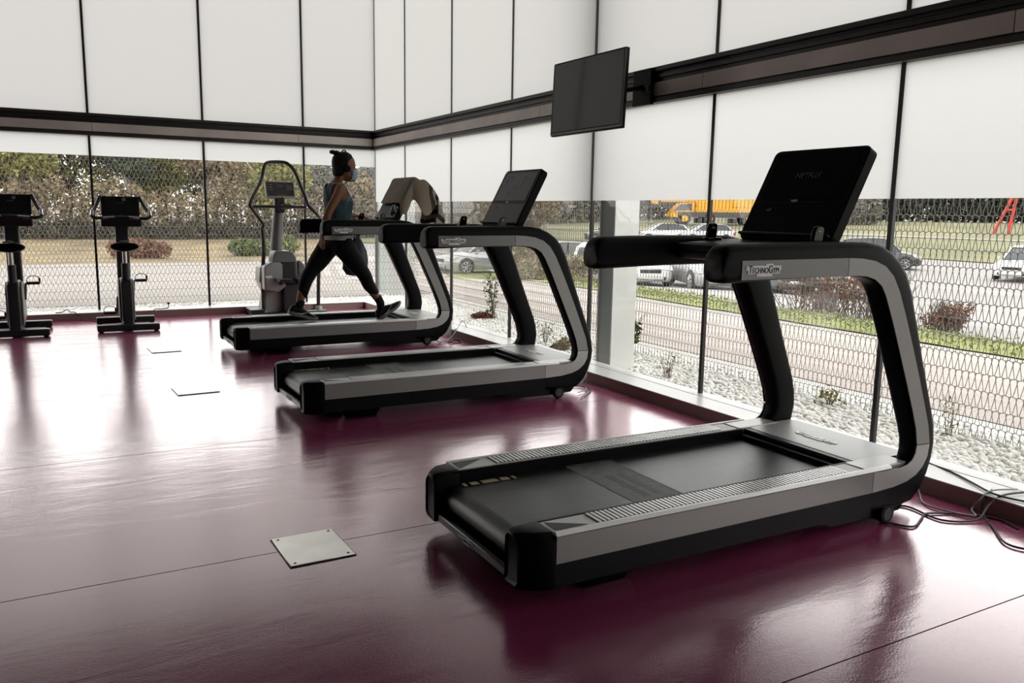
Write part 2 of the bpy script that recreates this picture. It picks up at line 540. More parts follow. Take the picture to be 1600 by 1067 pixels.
def ribbon(name, A, B, m, dz, n=30, k=5, kind='structure', jag=0.0):
    """strip of ground between two polylines A and B (xy), draped on the terrain"""
    A = np.array(smooth_path([(x, y, 0) for x, y in A], n))[:, :2]
    B = np.array(smooth_path([(x, y, 0) for x, y in B], n))[:, :2]
    t = np.linspace(0, 1, k)
    if jag:
        nA = RNG.normal(0, jag, A.shape); A = A + nA
        B = B + RNG.normal(0, jag, B.shape)
    P = A[:, None, :] * (1 - t)[None, :, None] + B[:, None, :] * t[None, :, None]
    Z = hgt_np(P[..., 0], P[..., 1]) + dz
    V = np.concatenate([P, Z[..., None]], -1).reshape(-1, 3)
    F = np.array([(i*k+j, (i+1)*k+j, (i+1)*k+j+1, i*k+j+1) for i in range(len(A)-1) for j in range(k-1)])
    return np_obj(name, V, F, m, kind=kind, smooth=True)
near = [(4.55, -14), (4.7, -9), (4.75, -5.4), (4.8, -2.2), (4.9, .4), (5.2, 4), (6.8, 10.8), (10.9, 22), (13.5, 30), (15, 36)]
far = [(6.0, -14), (6.1, -9), (6.2, -5), (6.5, -2), (6.7, .8), (7.1, 4), (8.9, 10.4), (13.0, 21.3), (15.6, 29.2), (17.5, 35.5)]
ribbon('paver_path', [(1.45, y) for x, y in near[:5]] + [(1.6, 4), (2.6, 11), (6, 23), (8, 31), (9, 37)], near, PAVE, 0.0, 8, 7)
ribbon('grass_verge', near, far, GRASS, 0.015, 10, 6, jag=0.03)
# left side: pale path, then dry grass, dark band, grass
ribbon('gravel_path', [(-40, 1.4), (-9, 1.4), (-3, 1.4), (1.4, 1.4)], [(-40, 33), (-9, 33), (0, 33), (12, 33)], PATHL, 0.0, 10, 12)
ribbon('dry_grass_field', [(-40, 33.5), (-6, 34), (3, 33.8), (11.5, 34)], [(-40, 54), (-6, 54), (3, 54), (14, 54)], DRY, 0.0, 10, 8, jag=0.1)
# far field beyond the parking lot on the right
ribbon('far_field', [(15, 47), (34, 36), (42, 24), (44, 10), (44, -20)], [(40, 95), (80, 75), (98, 45), (105, 10), (105, -40)], mat('field_grass', (0.175, 0.168, 0.085, 1), 0.9, vary=0.3, vscale=0.15), 0.02, 10, 10)
ribbon('field_track', [(30, 62), (52, 42), (60, 22), (62, -10)], [(31, 63.2), (53.2, 43), (61.4, 22.4), (63.4, -10)], PATHL, 0.06, 10, 3)

# ------------------------------------------------------------------ pebbles
def ico(sub):
    bm = bmesh.new(); bmesh.ops.create_icosphere(bm, subdivisions=sub, radius=1.0)
    v = np.array([q.co[:] for q in bm.verts]); f = np.array([[q.index for q in p.verts] for p in bm.faces]); bm.free()
    return v, f
I1, I2 = ico(1), ico(2)
PEB = random_mat('pebble_white', [(0.76, 0.73, 0.68, 1), (0.86, 0.85, 0.81, 1), (0.90, 0.89, 0.86, 1), (0.83, 0.80, 0.75, 1)], 0.6)
def pebble_positions(x0, x1, y0, y1, sp):
    nx = int((x1-x0)/sp); nyy = int((y1-y0)/sp)
    X, Y = np.meshgrid(np.arange(nx)*sp + x0, np.arange(nyy)*sp + y0, indexing='ij')
    X = X + (np.arange(nyy) % 2)[None, :] * sp/2
    P = np.stack([X.ravel(), Y.ravel()], -1) + RNG.normal(0, sp*0.17, (X.size, 2))
    return P
bed = MB().box((0.06, YB, -0.12), (1.55, 1.5, -0.028)).obj('pebble_bed', mat('pebble_dirt', (0.62, 0.59, 0.54, 1), 0.9))
bed['kind'] = 'structure'
def pebble_cloud(P, size, base, parent):
    bv, bf = base
    n = len(P); nv = len(bv)
    S = RNG.uniform(0.8, 1.25, (n, 3)) * size * np.array([1, 0.8, 0.6])
    A = RNG.uniform(0, 2*PI, n); T = RNG.normal(0, 0.25, n)
    v = bv[None] * S[:, None, :]
    v = v + 0.12 * size * np.sin(bv[None, :, ::-1] * 3 + RNG.uniform(0, 6, (n, 1, 1)))
    ct, st = np.cos(T)[:, None], np.sin(T)[:, None]
    v = np.stack([v[..., 0]*ct - v[..., 2]*st, v[..., 1], v[..., 0]*st + v[..., 2]*ct], -1)
    ca, sa = np.cos(A)[:, None], np.sin(A)[:, None]
    v = np.stack([v[..., 0]*ca - v[..., 1]*sa, v[..., 0]*sa + v[..., 1]*ca, v[..., 2]], -1)
    z = -0.022 + RNG.uniform(0, 0.014, n)
    v += np.stack([P[:, 0], P[:, 1], z], -1)[:, None, :]
    f = bf[None] + (np.arange(n) * nv)[:, None, None]
    return np_obj('loose_pebbles', v.reshape(-1, 3), f.reshape(-1, 3), PEB, parent, 'stuff', True)
PP = pebble_positions(0.09, 1.2, -9.2, 1.2, 0.039)
dcam = np.hypot(PP[:, 0] - CAM_X, PP[:, 1] - CAM_Y)
# individually built: nearest pebbles in view (between the front treadmill and the frame edge)
ok = (PP[:, 1] > -8.05) & (PP[:, 0] > 0.1)
bear = np.arctan2(PP[:, 0] - CAM_X, PP[:, 1] - CAM_Y)
inview = (bear < YAW + 0.545) & ok
order = np.argsort(np.where(inview, dcam, 1e9))
sel = order[:300]
rest = np.setdiff1d(np.arange(len(PP)), sel)
pm = []
for k in range(4):
    bv, bf = I2
    v = bv * np.array([1, 0.8, 0.6]) * RNG.uniform(0.85, 1.2, 3) + 0.12 * np.sin(bv[:, ::-1] * 3 + k)
    pm.append(np_mesh('pebble', v * 0.024, bf, PEB, True))
for q, i in enumerate(sel):
    o = bpy.data.objects.new('pebble', pm[q % 4]); COL.objects.link(o); o.parent = bed
    o.location = (PP[i, 0], PP[i, 1], -0.02 + random.uniform(0, 0.012)); o.rotation_euler = (random.uniform(-.3, .3), random.uniform(-.3, .3), random.uniform(0, 6.28))
    s = random.uniform(0.85, 1.2); o.scale = (s, s, s)
pebble_cloud(PP[rest], 0.025, I1, bed)
bedl = MB().box((-8.9, 0.06, -0.12), (0.06, 1.5, -0.028)).obj('pebble_bed', MATS['pebble_dirt']); bedl['kind'] = 'structure'
pebble_cloud(pebble_positions(-6.5, 0.05, 0.09, 1.2, 0.06), 0.036, I1, bedl)

# ------------------------------------------------------------------ woven wire mesh fences
def wire_row_mesh(length, pitch=0.04, rowh=0.1, dia=0.0046):
    """flattened wire spiral hanging on a crimped cross rod; runs along +x"""
    n = int(length / pitch)
    r = dia / 2; d = 0.0075
    segs = []
    x = np.arange(n) * pitch
    top, bot = rowh, 0.0
    # front leg goes down, back leg goes up
    A = np.stack([x, np.full(n, -d), np.full(n, top)], -1); B = np.stack([x + pitch/2, np.full(n, -d), np.full(n, bot)], -1)
    C = np.stack([x + pitch/2, np.full(n, d), np.full(n, bot)], -1); D = np.stack([x + pitch, np.full(n, d), np.full(n, top)], -1)
    S = [A, C]; E_ = [B, D]
    # crimped rod
    m = n * 2
    xr = np.arange(m + 1) * pitch / 2
    zr = np.where(np.arange(m + 1) % 2 == 0, -0.0035, 0.0035)
    rod = np.stack([xr, np.zeros(m + 1), zr], -1)
    S.append(rod[:-1]); E_.append(rod[1:])
    S = np.concatenate(S); E_ = np.concatenate(E_)
    t = E_ - S; t /= np.linalg.norm(t, axis=1)[:, None]
    ref = np.tile(np.array([0, 1.0, 0]), (len(t), 1))
    a = np.cross(t, ref); a /= np.linalg.norm(a, axis=1)[:, None]
    b = np.cross(t, a)
    ks = [0, PI/2, PI, 3*PI/2]
    ring = np.stack([a*math.cos(k)*r + b*math.sin(k)*r for k in ks], 1)
    v = np.concatenate([S[:, None] + ring, E_[:, None] + ring], 1)
    base = np.array([(0,1,5,4),(1,2,6,5),(2,3,7,6),(3,0,4,7)])
    f = base[None] + (np.arange(len(S)) * 8)[:, None, None]
    return np_mesh('wire_row', v.reshape(-1, 3), f.reshape(-1, 4), WIRE)
def wire_fence(label, loc, rz, length, rows, z0, pitch=0.04):
    t = thing('wire_mesh_fence', label, 'fence', loc, rz)
    me = wire_row_mesh(length, pitch)
    for k in range(rows):
        o = bpy.data.objects.new('wire_row', me); COL.objects.link(o); o.parent = t
        o.location = ((k % 2) * 0.006, 0, z0 + k * 0.1)
        o['kind'] = 'stuff'
    return t
wire_fence('woven steel wire mesh fence outside the right glass wall', (0.93, -12.0, 0), PI/2, 13.2, 19, -0.03)
wire_fence('woven steel wire mesh fence outside the left glass wall behind the bikes', (-8.2, 1.12, 0), 0, 9.3, 21, -0.01, 0.052)

# steel columns between glass and fence
def column(label, x, y, dx, dy):
    t = thing('steel_column', label, 'column', (x, y, -0.05))
    H = ZC + 0.2
    MB().box((-dx, -dy, 0.04), (dx, -dy + 0.016, H)).obj('flange', COLW, t, bevel=0.002)
    MB().box((-dx, dy - 0.016, 0.04), (dx, dy, H)).obj('flange', COLW, t, bevel=0.002)
    MB().box((-dx + 0.012, -dy + 0.016, 0.04), (-dx + 0.024, dy - 0.016, H)).obj('web', COLG, t)
    MB().box((-dx - 0.02, -dy - 0.02, 0.0), (dx + 0.02, dy + 0.02, 0.04)).obj('base_plate', COLW, t)
column('white steel H column on the pebbles beside the middle treadmill', 0.30, -4.90, 0.118, 0.105)
column('white steel H column outside the far glass corner', 0.86, 1.5, 0.22, 0.2)

# ------------------------------------------------------------------ treadmills
# local frame: +x = forward (towards the right glass wall), +y = far side, origin on the floor under the rear end
OUT = [(0.768,1.105),(0.774,1.128),(0.790,1.145),(0.82,1.153),(1.00,1.156),(1.20,1.158),(1.40,1.158),(1.50,1.157),(1.575,1.146),(1.640,1.121),(1.695,1.085),(1.740,1.040),(1.782,0.965),(1.835,0.830),(1.890,0.685),(1.940,0.560),(1.985,0.450),(2.008,0.380),(2.018,0.313),(2.010,0.245),(1.988,0.180),(1.950,0.115),(1.90,0.070),(1.82,0.058),(1.72,0.062),(1.63,0.066)]
INN = [(0.768,1.026),(0.774,1.021),(0.790,1.018),(0.82,1.018),(1.00,1.024),(1.20,1.028),(1.36,1.030),(1.43,1.028),(1.485,1.024),(1.535,1.012),(1.572,0.990),(1.600,0.955),(1.632,0.895),(1.685,0.790),(1.735,0.680),(1.785,0.575),(1.832,0.470),(1.862,0.390),(1.878,0.330),(1.876,0.290),(1.862,0.258),(1.835,0.238),(1.79,0.228),(1.74,0.230),(1.68,0.234),(1.63,0.237)]
def lerp2(a, b, t): return (a[0]+(b[0]-a[0])*t, a[1]+(b[1]-a[1])*t)
def arm_ring(o, i, v0, v1, rad=0.028):
    """rounded-rectangle section between inner point i and outer point o, lateral v0..v1 (v0 = outside face)"""
    d = math.hypot(o[0]-i[0], o[1]-i[1]); s = 1 if v1 > v0 else -1; wv = abs(v1-v0)
    r = min(rad, d*0.42, wv*0.42)
    out = []
    for (a, b) in rrect(d, wv, r, 3):
        t = (a + d/2) / d
        p = lerp2(i, o, t)
        v = v0 + s * (b + wv/2)
        out.append((p[0], v, p[1]))
    return out
def strip_between(pairs, v, th):
    """thin plate following pairs of (inner, outer) side-profile points, on lateral face v, thickness th (signed)"""
    rings = []
    for i, o in pairs:
        rings.append([(i[0], v, i[1]), (o[0], v, o[1]), (o[0], v+th, o[1]), (i[0], v+th, i[1])])
    return MB().loft(rings)
S_OUT = [(0.848,1.097),(1.00,1.098),(1.20,1.099),(1.38,1.100),(1.46,1.097),(1.53,1.087),(1.592,1.066),(1.645,1.026),(1.690,0.962),(1.745,0.855),(1.800,0.740),(1.858,0.612),(1.912,0.486),(1.948,0.400),(1.968,0.318),(1.962,0.262),(1.938,0.222),(1.897,0.190),(1.84,0.170),(1.76,0.158),(1.63,0.152)]
S_IN = [(0.848,1.030),(1.00,1.032),(1.20,1.034),(1.38,1.034),(1.44,1.033),(1.49,1.029),(1.540,1.016),(1.580,0.990),(1.608,0.952),(1.664,0.845),(1.722,0.722),(1.780,0.598),(1.838,0.470),(1.870,0.392),(1.886,0.322),(1.882,0.284),(1.866,0.258),(1.838,0.242),(1.79,0.234),(1.72,0.234),(1.63,0.236)]
HW = 0.425            # half width
AW = 0.10           # arm tube width

BADGE = [(-.5,.2),(-.5,-.05),(-.45,-.05),(-.45,-.24),(-.2,-.24),(-.2,-.38),(.25,-.38),(.25,-.24),(.46,-.24),(.46,-.05),(.5,-.05),(.5,.2),(.27,.2),(.27,.3),(.06,.3),(.06,.2)]
def badge(parent, M4, wd, ht, face=None, ink=None, name='badge', text=True):
    """logo plate: light outlined badge with the lettering; M4 places the xy plane of the badge"""
    face = face or PRINT; ink = ink or BLACKG
    mb = MB(); mb.prism([(x*wd, y*ht) for x, y in BADGE], 0, 0.0026, 'z')
    b = mb.obj(name, face, parent, smooth=False); b.matrix_local = M4
    if text:
        me = text_mesh('TECHNOGYM' if ht < 0.01 else 'TechnoGym', ht*0.60, ink, smallcaps=True)
        xs = [v.co.x for v in me.vertices]; k = wd*0.86/(max(xs)-min(xs))
        me.transform(Matrix.Diagonal((k, 1, 1, 1)))
        t = bpy.data.objects.new('lettering', me); COL.objects.link(t); t.parent = b; t.location = (0, -0.02*ht, 0.0031)
    return b

def make_treadmill():
    T = thing('treadmill', 'tmp', 'treadmill')
    for s in (-1, 1):
        vo = s * HW; vi = s * (HW - AW)
        rings = []
        for k, (o, i) in enumerate(zip(OUT, INN)):
            tz = 0.0 if o[1] > 0.45 else min(1, (0.45 - o[1]) / 0.3) * 0.02
            rings.append(arm_ring(o, i, vo, vi + s*tz))
        MB().loft(rings).obj('side_arm', BLACK, T, ang=0.9)
        # silver strips on the outside face, cut where the photo shows joints
        th = s * 0.004
        def cut(a, b, nm, m):
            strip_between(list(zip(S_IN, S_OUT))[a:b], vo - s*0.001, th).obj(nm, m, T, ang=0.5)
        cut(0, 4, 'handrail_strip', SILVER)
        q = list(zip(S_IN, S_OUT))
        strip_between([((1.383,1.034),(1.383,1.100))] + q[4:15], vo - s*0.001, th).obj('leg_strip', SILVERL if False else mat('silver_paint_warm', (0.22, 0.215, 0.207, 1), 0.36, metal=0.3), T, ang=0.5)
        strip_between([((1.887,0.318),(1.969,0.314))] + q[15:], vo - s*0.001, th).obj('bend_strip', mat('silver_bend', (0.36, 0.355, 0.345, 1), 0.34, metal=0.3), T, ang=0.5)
        # lower side rail: black below, silver strip above, light lip
        rl = []
        for u in (0.128, 0.5, 1.0, 1.4, 1.63):
            rl.append([(u, vo, 0.068), (u, vo, 0.235), (u, vo - s*0.004, 0.2385), (u, vo - s*0.03, 0.2385), (u, vo - s*0.08, 0.2385), (u, vo - s*0.08, 0.068)])
        MB().loft(rl).obj('side_rail', BLACK, T, ang=0.5)
        strip_between([((0.13,0.236),(0.13,0.148)),((0.8,0.236),(0.8,0.149)),((1.627,0.236),(1.627,0.152))], vo - s*0.001, th).obj('rail_strip', mat('silver_paint_warm', (0.22, 0.215, 0.207, 1), 0.36, metal=0.3), T, smooth=False)
        lip = []
        for u in (0.13, 0.9, 1.74):
            lip.append([(u, vo - s*0.001, 0.236), (u, vo + s*0.002, 0.240), (u, vo - s*0.006, 0.2515), (u, vo - s*0.016, 0.2515), (u, vo - s*0.016, 0.238)])
        MB().loft(lip).obj('rail_lip', SILVERL, T)
        # foot rail with ribs
        MB().box((0.10, min(s*0.292, s*0.307), 0.15), (1.62, max(s*0.292, s*0.307), 0.2455)).obj('rail_gap_shade', BLACK, T, bevel=0.003)  # black strip stands in for the shadow gap between rail and belt
        a0, a1 = s*0.306, s*0.412
        MB().box((0.13, min(a0,a1), 0.165), (1.60, max(a0,a1), 0.246)).obj('foot_rail', mat('rail_plain', (0.70, 0.695, 0.68, 1), 0.5, spec=0.3), T, bevel=0.006)
        rb = MB()
        u = 0.31
        while u < 1.50:
            rb.box((u, min(a0,a1)+0.010, 0.2455), (u+0.0105, max(a0,a1)-0.010, 0.2505)); u += 0.0185
        rb.obj('grip_ribs', mat('rib_grey', (0.82, 0.815, 0.80, 1), 0.3, metal=0.25), T, kind='stuff', smooth=False)
        gb = MB(); 
        gb.box((0.305, min(a0,a1)+0.010, 0.2461), (1.505, max(a0,a1)-0.010, 0.2472)); gb.obj('grip_pad', DARK, T, smooth=False)
        mbw = MB(); mbw.add([(0.145, s*0.318, 0.2475), (0.275, s*0.398, 0.2478), (0.145, s*0.398, 0.2478)], [(0, 1, 2)])
        mbw.obj('rail_wedge', DARK, T, smooth=False)
        # rear end cap
        pl = []
        yy0, yy1 = s*0.288, s*HW*1.003
        prof = [(0.026, 0.080, 0.214), (0.018, 0.066, 0.230), (0.022, 0.058, 0.240), (0.036, 0.056, 0.246), (0.07, 0.055, 0.249), (0.128, 0.060, 0.249)]
        rr = []
        for (u, z0, z1) in prof:
            k = min(1.0, max(0.0, (0.115 - u) / 0.09))
            ya = yy0 + s*0.0; yb = yy1 - s*0.055*k*k
            c = 0.016
            pts = [(ya, z0), (yb - s*c, z0), (yb, z0 + c), (yb, z1 - c*1.6), (yb - s*c*1.6, z1), (ya + s*c, z1), (ya, z1 - c)]
            rr.append([(u, y, z) for y, z in pts])
        MB().loft(rr).obj('rear_cap', BLACK, T, bevel=0.006, ang=1.0)
        # transport wheel, wheel housing, rear foot
        MB().prism([(1.33, 0.075), (1.44, 0.024), (1.70, 0.022), (1.86, 0.03), (1.90, 0.075)], s*0.27 if s > 0 else -0.392, 0.392 if s > 0 else -0.27, 'y').obj('wheel_housing', BLACK, T, bevel=0.004)
        wh = MB().cyl((1.745, s*0.394, 0.042), (1.745, s*0.422, 0.042), 0.042, 24).obj('transport_wheel', BLACK, T, bevel=0.005)
        MB().cyl((1.745, s*0.4215, 0.042), (1.745, s*0.4245, 0.042), 0.026, 20).obj('wheel_hub', mat('hub_grey', (0.012, 0.012, 0.012, 1), 0.5), wh)
        MB().loft([[(u*k + 0.38, s*0.30 + y*k, z) for u, y in rrect(0.24, 0.12, 0.03, 3)] for z, k in ((0.0, 0.85), (0.02, 0.9), (0.03, 1.0), (0.08, 1.15))]).obj('rear_foot', BLACK, T)
        # control lever on the handrail
        lv = MB().prism([(-0.020, 0), (0.035, 0), (0.040, 0.058), (0.022, 0.066), (-0.002, 0.062), (-0.012, 0.04)], -0.010, 0.010, 'y').obj('control_lever', BLACKG, T, bevel=0.005)
        lv.location = (1.345, s*0.292, 1.150)
        pm = MB().box((-0.009, -0.0012, -0.002), (0.009, 0.0012, 0.002)); pm.box((-0.002, -0.0012, -0.009), (0.002, 0.0012, 0.009))
        pp = pm.obj('plus_mark', mat('mark_yellow', (0.55, 0.5, 0.2, 1), 0.5), lv, smooth=False, kind='stuff'); pp.location = (0.012, -0.0112, 0.044)
        MB().box((1.315, s*0.285-0.02, 1.120), (1.40, s*0.285+0.025, 1.152)).obj('lever_base', BLACKG, T, bevel=0.006)
    # running deck and belt
    MB().box((0.16, -0.37, 0.075), (1.72, 0.37, 0.180)).obj('deck', BLACK, T, bevel=0.004)
    bw = 0.297
    prof = []
    for k in range(9):
        a = PI*1.35 - (PI*0.85) * k / 8
        prof.append((0.112 + 0.054*math.cos(a), 0.143 + 0.054*math.sin(a)))
    prof += [(0.35, 0.199), (0.8, 0.200), (1.3, 0.200), (1.69, 0.200)]
    MB().loft([[(u, -bw, z), (u, bw, z), (u, bw, z-0.006), (u, -bw, z-0.006)] for u, z in prof]).obj('running_belt', BELT, T, ang=0.6)
    # belt printing
    MB().box((0.62, -bw+0.01, 0.1998), (0.83, bw-0.01, 0.2006)).obj('belt_patch', BELTP, T, smooth=False)
    for u in (0.615, 0.835):
        MB().box((u-0.004, -bw+0.01, 0.2000), (u+0.004, bw-0.01, 0.2009)).obj('belt_seam', mat('seam_grey', (0.14, 0.14, 0.13, 1), 0.6), T, smooth=False)
    dm = MB()
    for u in (0.70, 0.76):
        for k in range(26):
            y = -0.16 + k*0.0105; dm.box((u-0.016, y, 0.2004), (u+0.016, y+0.006, 0.2010))
    dm.obj('patch_print', mat('patch_dark', (0.03, 0.03, 0.03, 1), 0.5), T, kind='stuff', smooth=False)
    uu = [(0.128, 0.014), (0.158, 0.034), (0.208, 0.070), (0.292, 0.036), (0.344, 0.014)]
    for u, l in uu:
        MB().box((u, 0.240, 0.2000), (u+l, 0.272, 0.2012)).obj('belt_mark', TAN, T, smooth=False)
        MB().box((u+0.92, -0.272, 0.2000), (u+0.92+l, -0.240, 0.2012)).obj('belt_mark', GREYP, T, smooth=False)
    # rear roller guard bar
    MB().box((0.030, -0.289, 0.062), (0.050, 0.289, 0.096)).obj('rear_bar', mat('bar_grey', (0.03, 0.03, 0.03, 1), 0.3), T, bevel=0.006)
    MB().box((0.048, -0.289, 0.058), (0.16, 0.289, 0.074)).obj('rear_lip', BLACK, T, bevel=0.003)
    MB().cyl((0.113, -0.287, 0.142), (0.113, 0.287, 0.142), 0.046, 20).obj('rear_roller', BLACK, T)
    Mb = Matrix.Translation((0.0288, 0.02, 0.079)) @ Euler((PI/2, 0, -PI/2)).to_matrix().to_4x4()
    badge(T, Mb, 0.115, 0.034)
    # front hood
    hood = []
    for u, z in ((1.665, 0.170), (1.665, 0.236), (1.672, 0.243), (1.70, 0.246), (1.85, 0.247), (1.97, 0.245), (2.015, 0.236), (2.035, 0.215), (2.035, 0.12), (2.0, 0.07)):
        hood.append([(u, -0.326, z), (u, 0.326, z), (u, 0.326, min(z, 0.06)), (u, -0.326, min(z, 0.06))])
    MB().loft(hood).obj('motor_hood', HOOD, T, ang=0.6)
    for s in (-1, 1):
        MB().prism([(1.604, 0.17), (1.604, 0.2475), (1.72, 0.2485), (1.86, 0.2485), (1.86, 0.17)], min(s*0.30, s*0.408), max(s*0.30, s*0.408), 'y').obj('hood_shoulder', mat('hood_shoulder_silver', (0.36, 0.355, 0.345, 1), 0.3, metal=0.35), T, bevel=0.004)
    MB().box((1.60, -0.30, 0.150), (1.668, 0.30, 0.222)).obj('belt_slot', BLACK, T)
    MB().box((1.635, -0.30, 0.222), (1.668, 0.30, 0.242)).obj('slot_trim', DARK, T, bevel=0.004)
    Mh = Matrix.Translation((1.80, 0.02, 0.2472)) @ Euler((0, 0, -PI/2)).to_matrix().to_4x4()
    badge(T, Mh, 0.23, 0.062, face=mat('hood_badge', (0.88, 0.88, 0.86, 1), 0.4), ink=mat('hood_ink', (0.45, 0.45, 0.44, 1), 0.5))
    # handrail badges
    for s in (-1, 1):
        Ms = Matrix.Translation((0.948, s*(HW + 0.0028), 1.066)) @ Euler((PI/2, 0, 0 if s < 0 else PI)).to_matrix().to_4x4()
        badge(T, Ms, 0.165, 0.064)
    # tray between the handrails
    MB().loft([[(1.16, y, 1.095), (1.18, y, 1.128), (1.50, y, 1.146), (1.58, y, 1.120), (1.58, y, 1.06), (1.20, y, 1.062)] for y in (-0.327, 0.327)]).obj('console_tray', BLACK, T, bevel=0.006)
    MB().box((1.20, -0.27, 1.131), (1.30, -0.14, 1.140), rot=(0, -0.055, 0)).obj('tray_tab', mat('tab_silver', (0.40, 0.38, 0.35, 1), 0.25, metal=0.6), T, bevel=0.002)
    for y in (-0.16, 0.16):
        MB().box((1.19, y-0.12, 1.112), (1.33, y+0.12, 1.136), rot=(0, -0.055, 0)).obj('cup_holder', BLACK, T, bevel=0.008)
    # console display
    tilt = 0.485
    D = bpy.data.objects.new('console_display', None); 
    R = Matrix.Translation((1.475, 0.0, 1.150)) @ Matrix.Rotation(tilt, 4, 'Y')
    wsc, hsc = 0.505, 0.440
    hb = MB()
    rings = []
    for d, k in ((0.0, -0.006), (0.006, 0.0), (0.050, 0.0), (0.058, -0.010)):
        rings.append([(d, y, z + hsc/2) for y, z in rrect(wsc + 2*k, hsc + 2*k, 0.030 + k, 4)])
    H = hb.loft(rings).obj('console_display', BLACK, T, ang=0.6); H.matrix_local = R
    bpy.data.objects.remove(D)
    MB().box((-0.0015, -0.218, 0.196), (0.002, 0.218, 0.418)).obj('screen', mat('screen_glass', (0.006, 0.0045, 0.0045, 1), 0.10, spec=0.14), H, smooth=False)
    MB().box((-0.002, -0.236, 0.176), (0.002, 0.236, 0.180)).obj('screen_seam', DARK, H, smooth=False)
    MB().box((-0.001, -0.236, 0.030), (0.003, 0.236, 0.174)).obj('lower_panel', mat('panel_black', (0.006, 0.0056, 0.0056, 1), 0.25, spec=0.12), H, smooth=False)
    MB().box((-0.020, -0.245, 0.016), (0.004, 0.245, 0.028)).obj('screen_ledge', DARK, H, bevel=0.004)
    mb = MB(); mb.prism([(x*0.036, y*0.018) for x, y in BADGE], -0.0012, 0, 'z')
    bo = mb.obj('screen_badge', mat('badge_grey', (0.45, 0.45, 0.44, 1), 0.4), H, smooth=False)
    bo.matrix_local = Matrix.Translation((-0.0020, 0.02, 0.187)) @ Euler((PI/2, 0, -PI/2)).to_matrix().to_4x4()
    MB().box((-0.0035, 0.128, 0.146), (-0.001, 0.136, 0.149)).obj('status_mark', GREYP, H)
    nf = bpy.data.objects.new('control_print', text_mesh('NFC', 0.014, GREYP)); COL.objects.link(nf); nf.parent = H
    nf.matrix_local = Matrix.Translation((-0.0016, 0.140, 0.140)) @ Euler((PI/2, 0, -PI/2)).to_matrix().to_4x4()
    MB().box((0.052, -0.09, -0.02), (0.10, 0.09, 0.16)).obj('display_bracket', BLACK, H, bevel=0.006)
    return T, H

t1, disp1 = make_treadmill()
t2 = copy_tree(t1); t3 = copy_tree(t1)
# the front one shows a streaming logo on its screen
me = text_mesh('NETFLIX', 0.036, mat('screen_print', (0.11, 0.085, 0.08, 1), 0.5), shear=0.0)
nx = bpy.data.objects.new('screen_lettering', me); COL.objects.link(nx); nx.parent = disp1
nx.matrix_local = Matrix.Translation((-0.0030, 0.0, 0.305)) @ Euler((PI/2, 0, -PI/2)).to_matrix().to_4x4()
for (o, x, y, rz, lb) in ((t1, -2.5, -7.835, -0.004, 'large black and silver treadmill nearest the camera, its dark screen showing faint lettering'),
                      (t2, -2.5, -5.295, -0.002, 'black and silver treadmill in the middle of the row, empty, smeared screen'),
                      (t3, -2.43, -2.875, 0.0, 'farthest black and silver treadmill, the one the woman walks on')):
    o.location = (x, y, 0); o.rotation_euler = (0, 0, rz); o['label'] = lb; o['group'] = 'treadmills along the right glass wall'
# finger smears on the middle screen
d2 = [c for c in t2.children if c.name.startswith('console_display')][0]
SM = mat('smear', (0.10, 0.10, 0.10, 1), 0.5)
for (y, z, wy, hz, r) in ((0.15, 0.385, 0.030, 0.018, 0.4), (0.165, 0.35, 0.012, 0.05, 0.5), (0.095, 0.375, 0.010, 0.02, 0), (0.02, 0.30, 0.020, 0.05, 0.3), (0.055, 0.26, 0.010, 0.04, 0.6), (-0.08, 0.36, 0.012, 0.07, 0.2), (-0.06, 0.32, 0.020, 0.04, 0.4)):
    m_ = MB(); m_.prism([(y + wy*math.cos(a)*(0.8+0.3*math.sin(3*a)), z + hz/2*math.sin(a)) for a in [2*PI*k/10 for k in range(10)]], -0.0022, -0.0018, 'x')
    m_.obj('smear', SM, d2, smooth=False)

# ------------------------------------------------------------------ wall mounted television
tv = thing('television', 'flat black television hung on an arm from the dark beam', 'television', (-0.523, -5.585, 2.03))
pTL, pTR = Vector((-0.556, -5.200, 2.272)), Vector((-0.487, -5.940, 2.283))
pBL, pBR = Vector((-0.574, -5.278, 1.778)), Vector((-0.511, -6.016, 1.790))
ex = (pTR - pTL + pBR - pBL).normalized(); ez = (pTL - pBL + pTR - pBR).normalized(); ey = ez.cross(ex).normalized(); ez = ex.cross(ey)
cen = (pTL + pTR + pBL + pBR) / 4
W_, H_ = 0.745, 0.500
Mt = Matrix((( ex.x, ey.x, ez.x, cen.x), (ex.y, ey.y, ez.y, cen.y), (ex.z, ey.z, ez.z, cen.z), (0, 0, 0, 1)))
tv.location = (0, 0, 0); tv.rotation_euler = (0, 0, 0); tv.matrix_world = Mt
front = 1 if (Vector((CAM_X, CAM_Y, CAM_Z)) - cen).dot(ey) > 0 else -1
f_ = front
def tvbox(a, b, nm, m, bev=0.003):
    lo = (a[0], min(f_*a[1], f_*b[1]), a[2]); hi = (b[0], max(f_*a[1], f_*b[1]), b[2])
    return MB().box(lo, hi).obj(nm, m, tv, bevel=bev)
tvbox((-W_/2, -0.035, -H_/2), (W_/2, 0.0, H_/2), 'housing', BLACK, 0.006)
tvbox((-W_/2+0.012, -0.002, -H_/2+0.028), (W_/2-0.012, 0.0022, H_/2-0.012), 'screen', mat('tv_screen', (0.010, 0.010, 0.010, 1), 0.06, spec=0.4), 0)
tvbox((-W_/2+0.006, 0.0, -H_/2+0.006), (W_/2-0.006, 0.004, -H_/2+0.022), 'bottom_bezel', mat('bezel_grey', (0.26, 0.25, 0.23, 1), 0.35), 0.002)
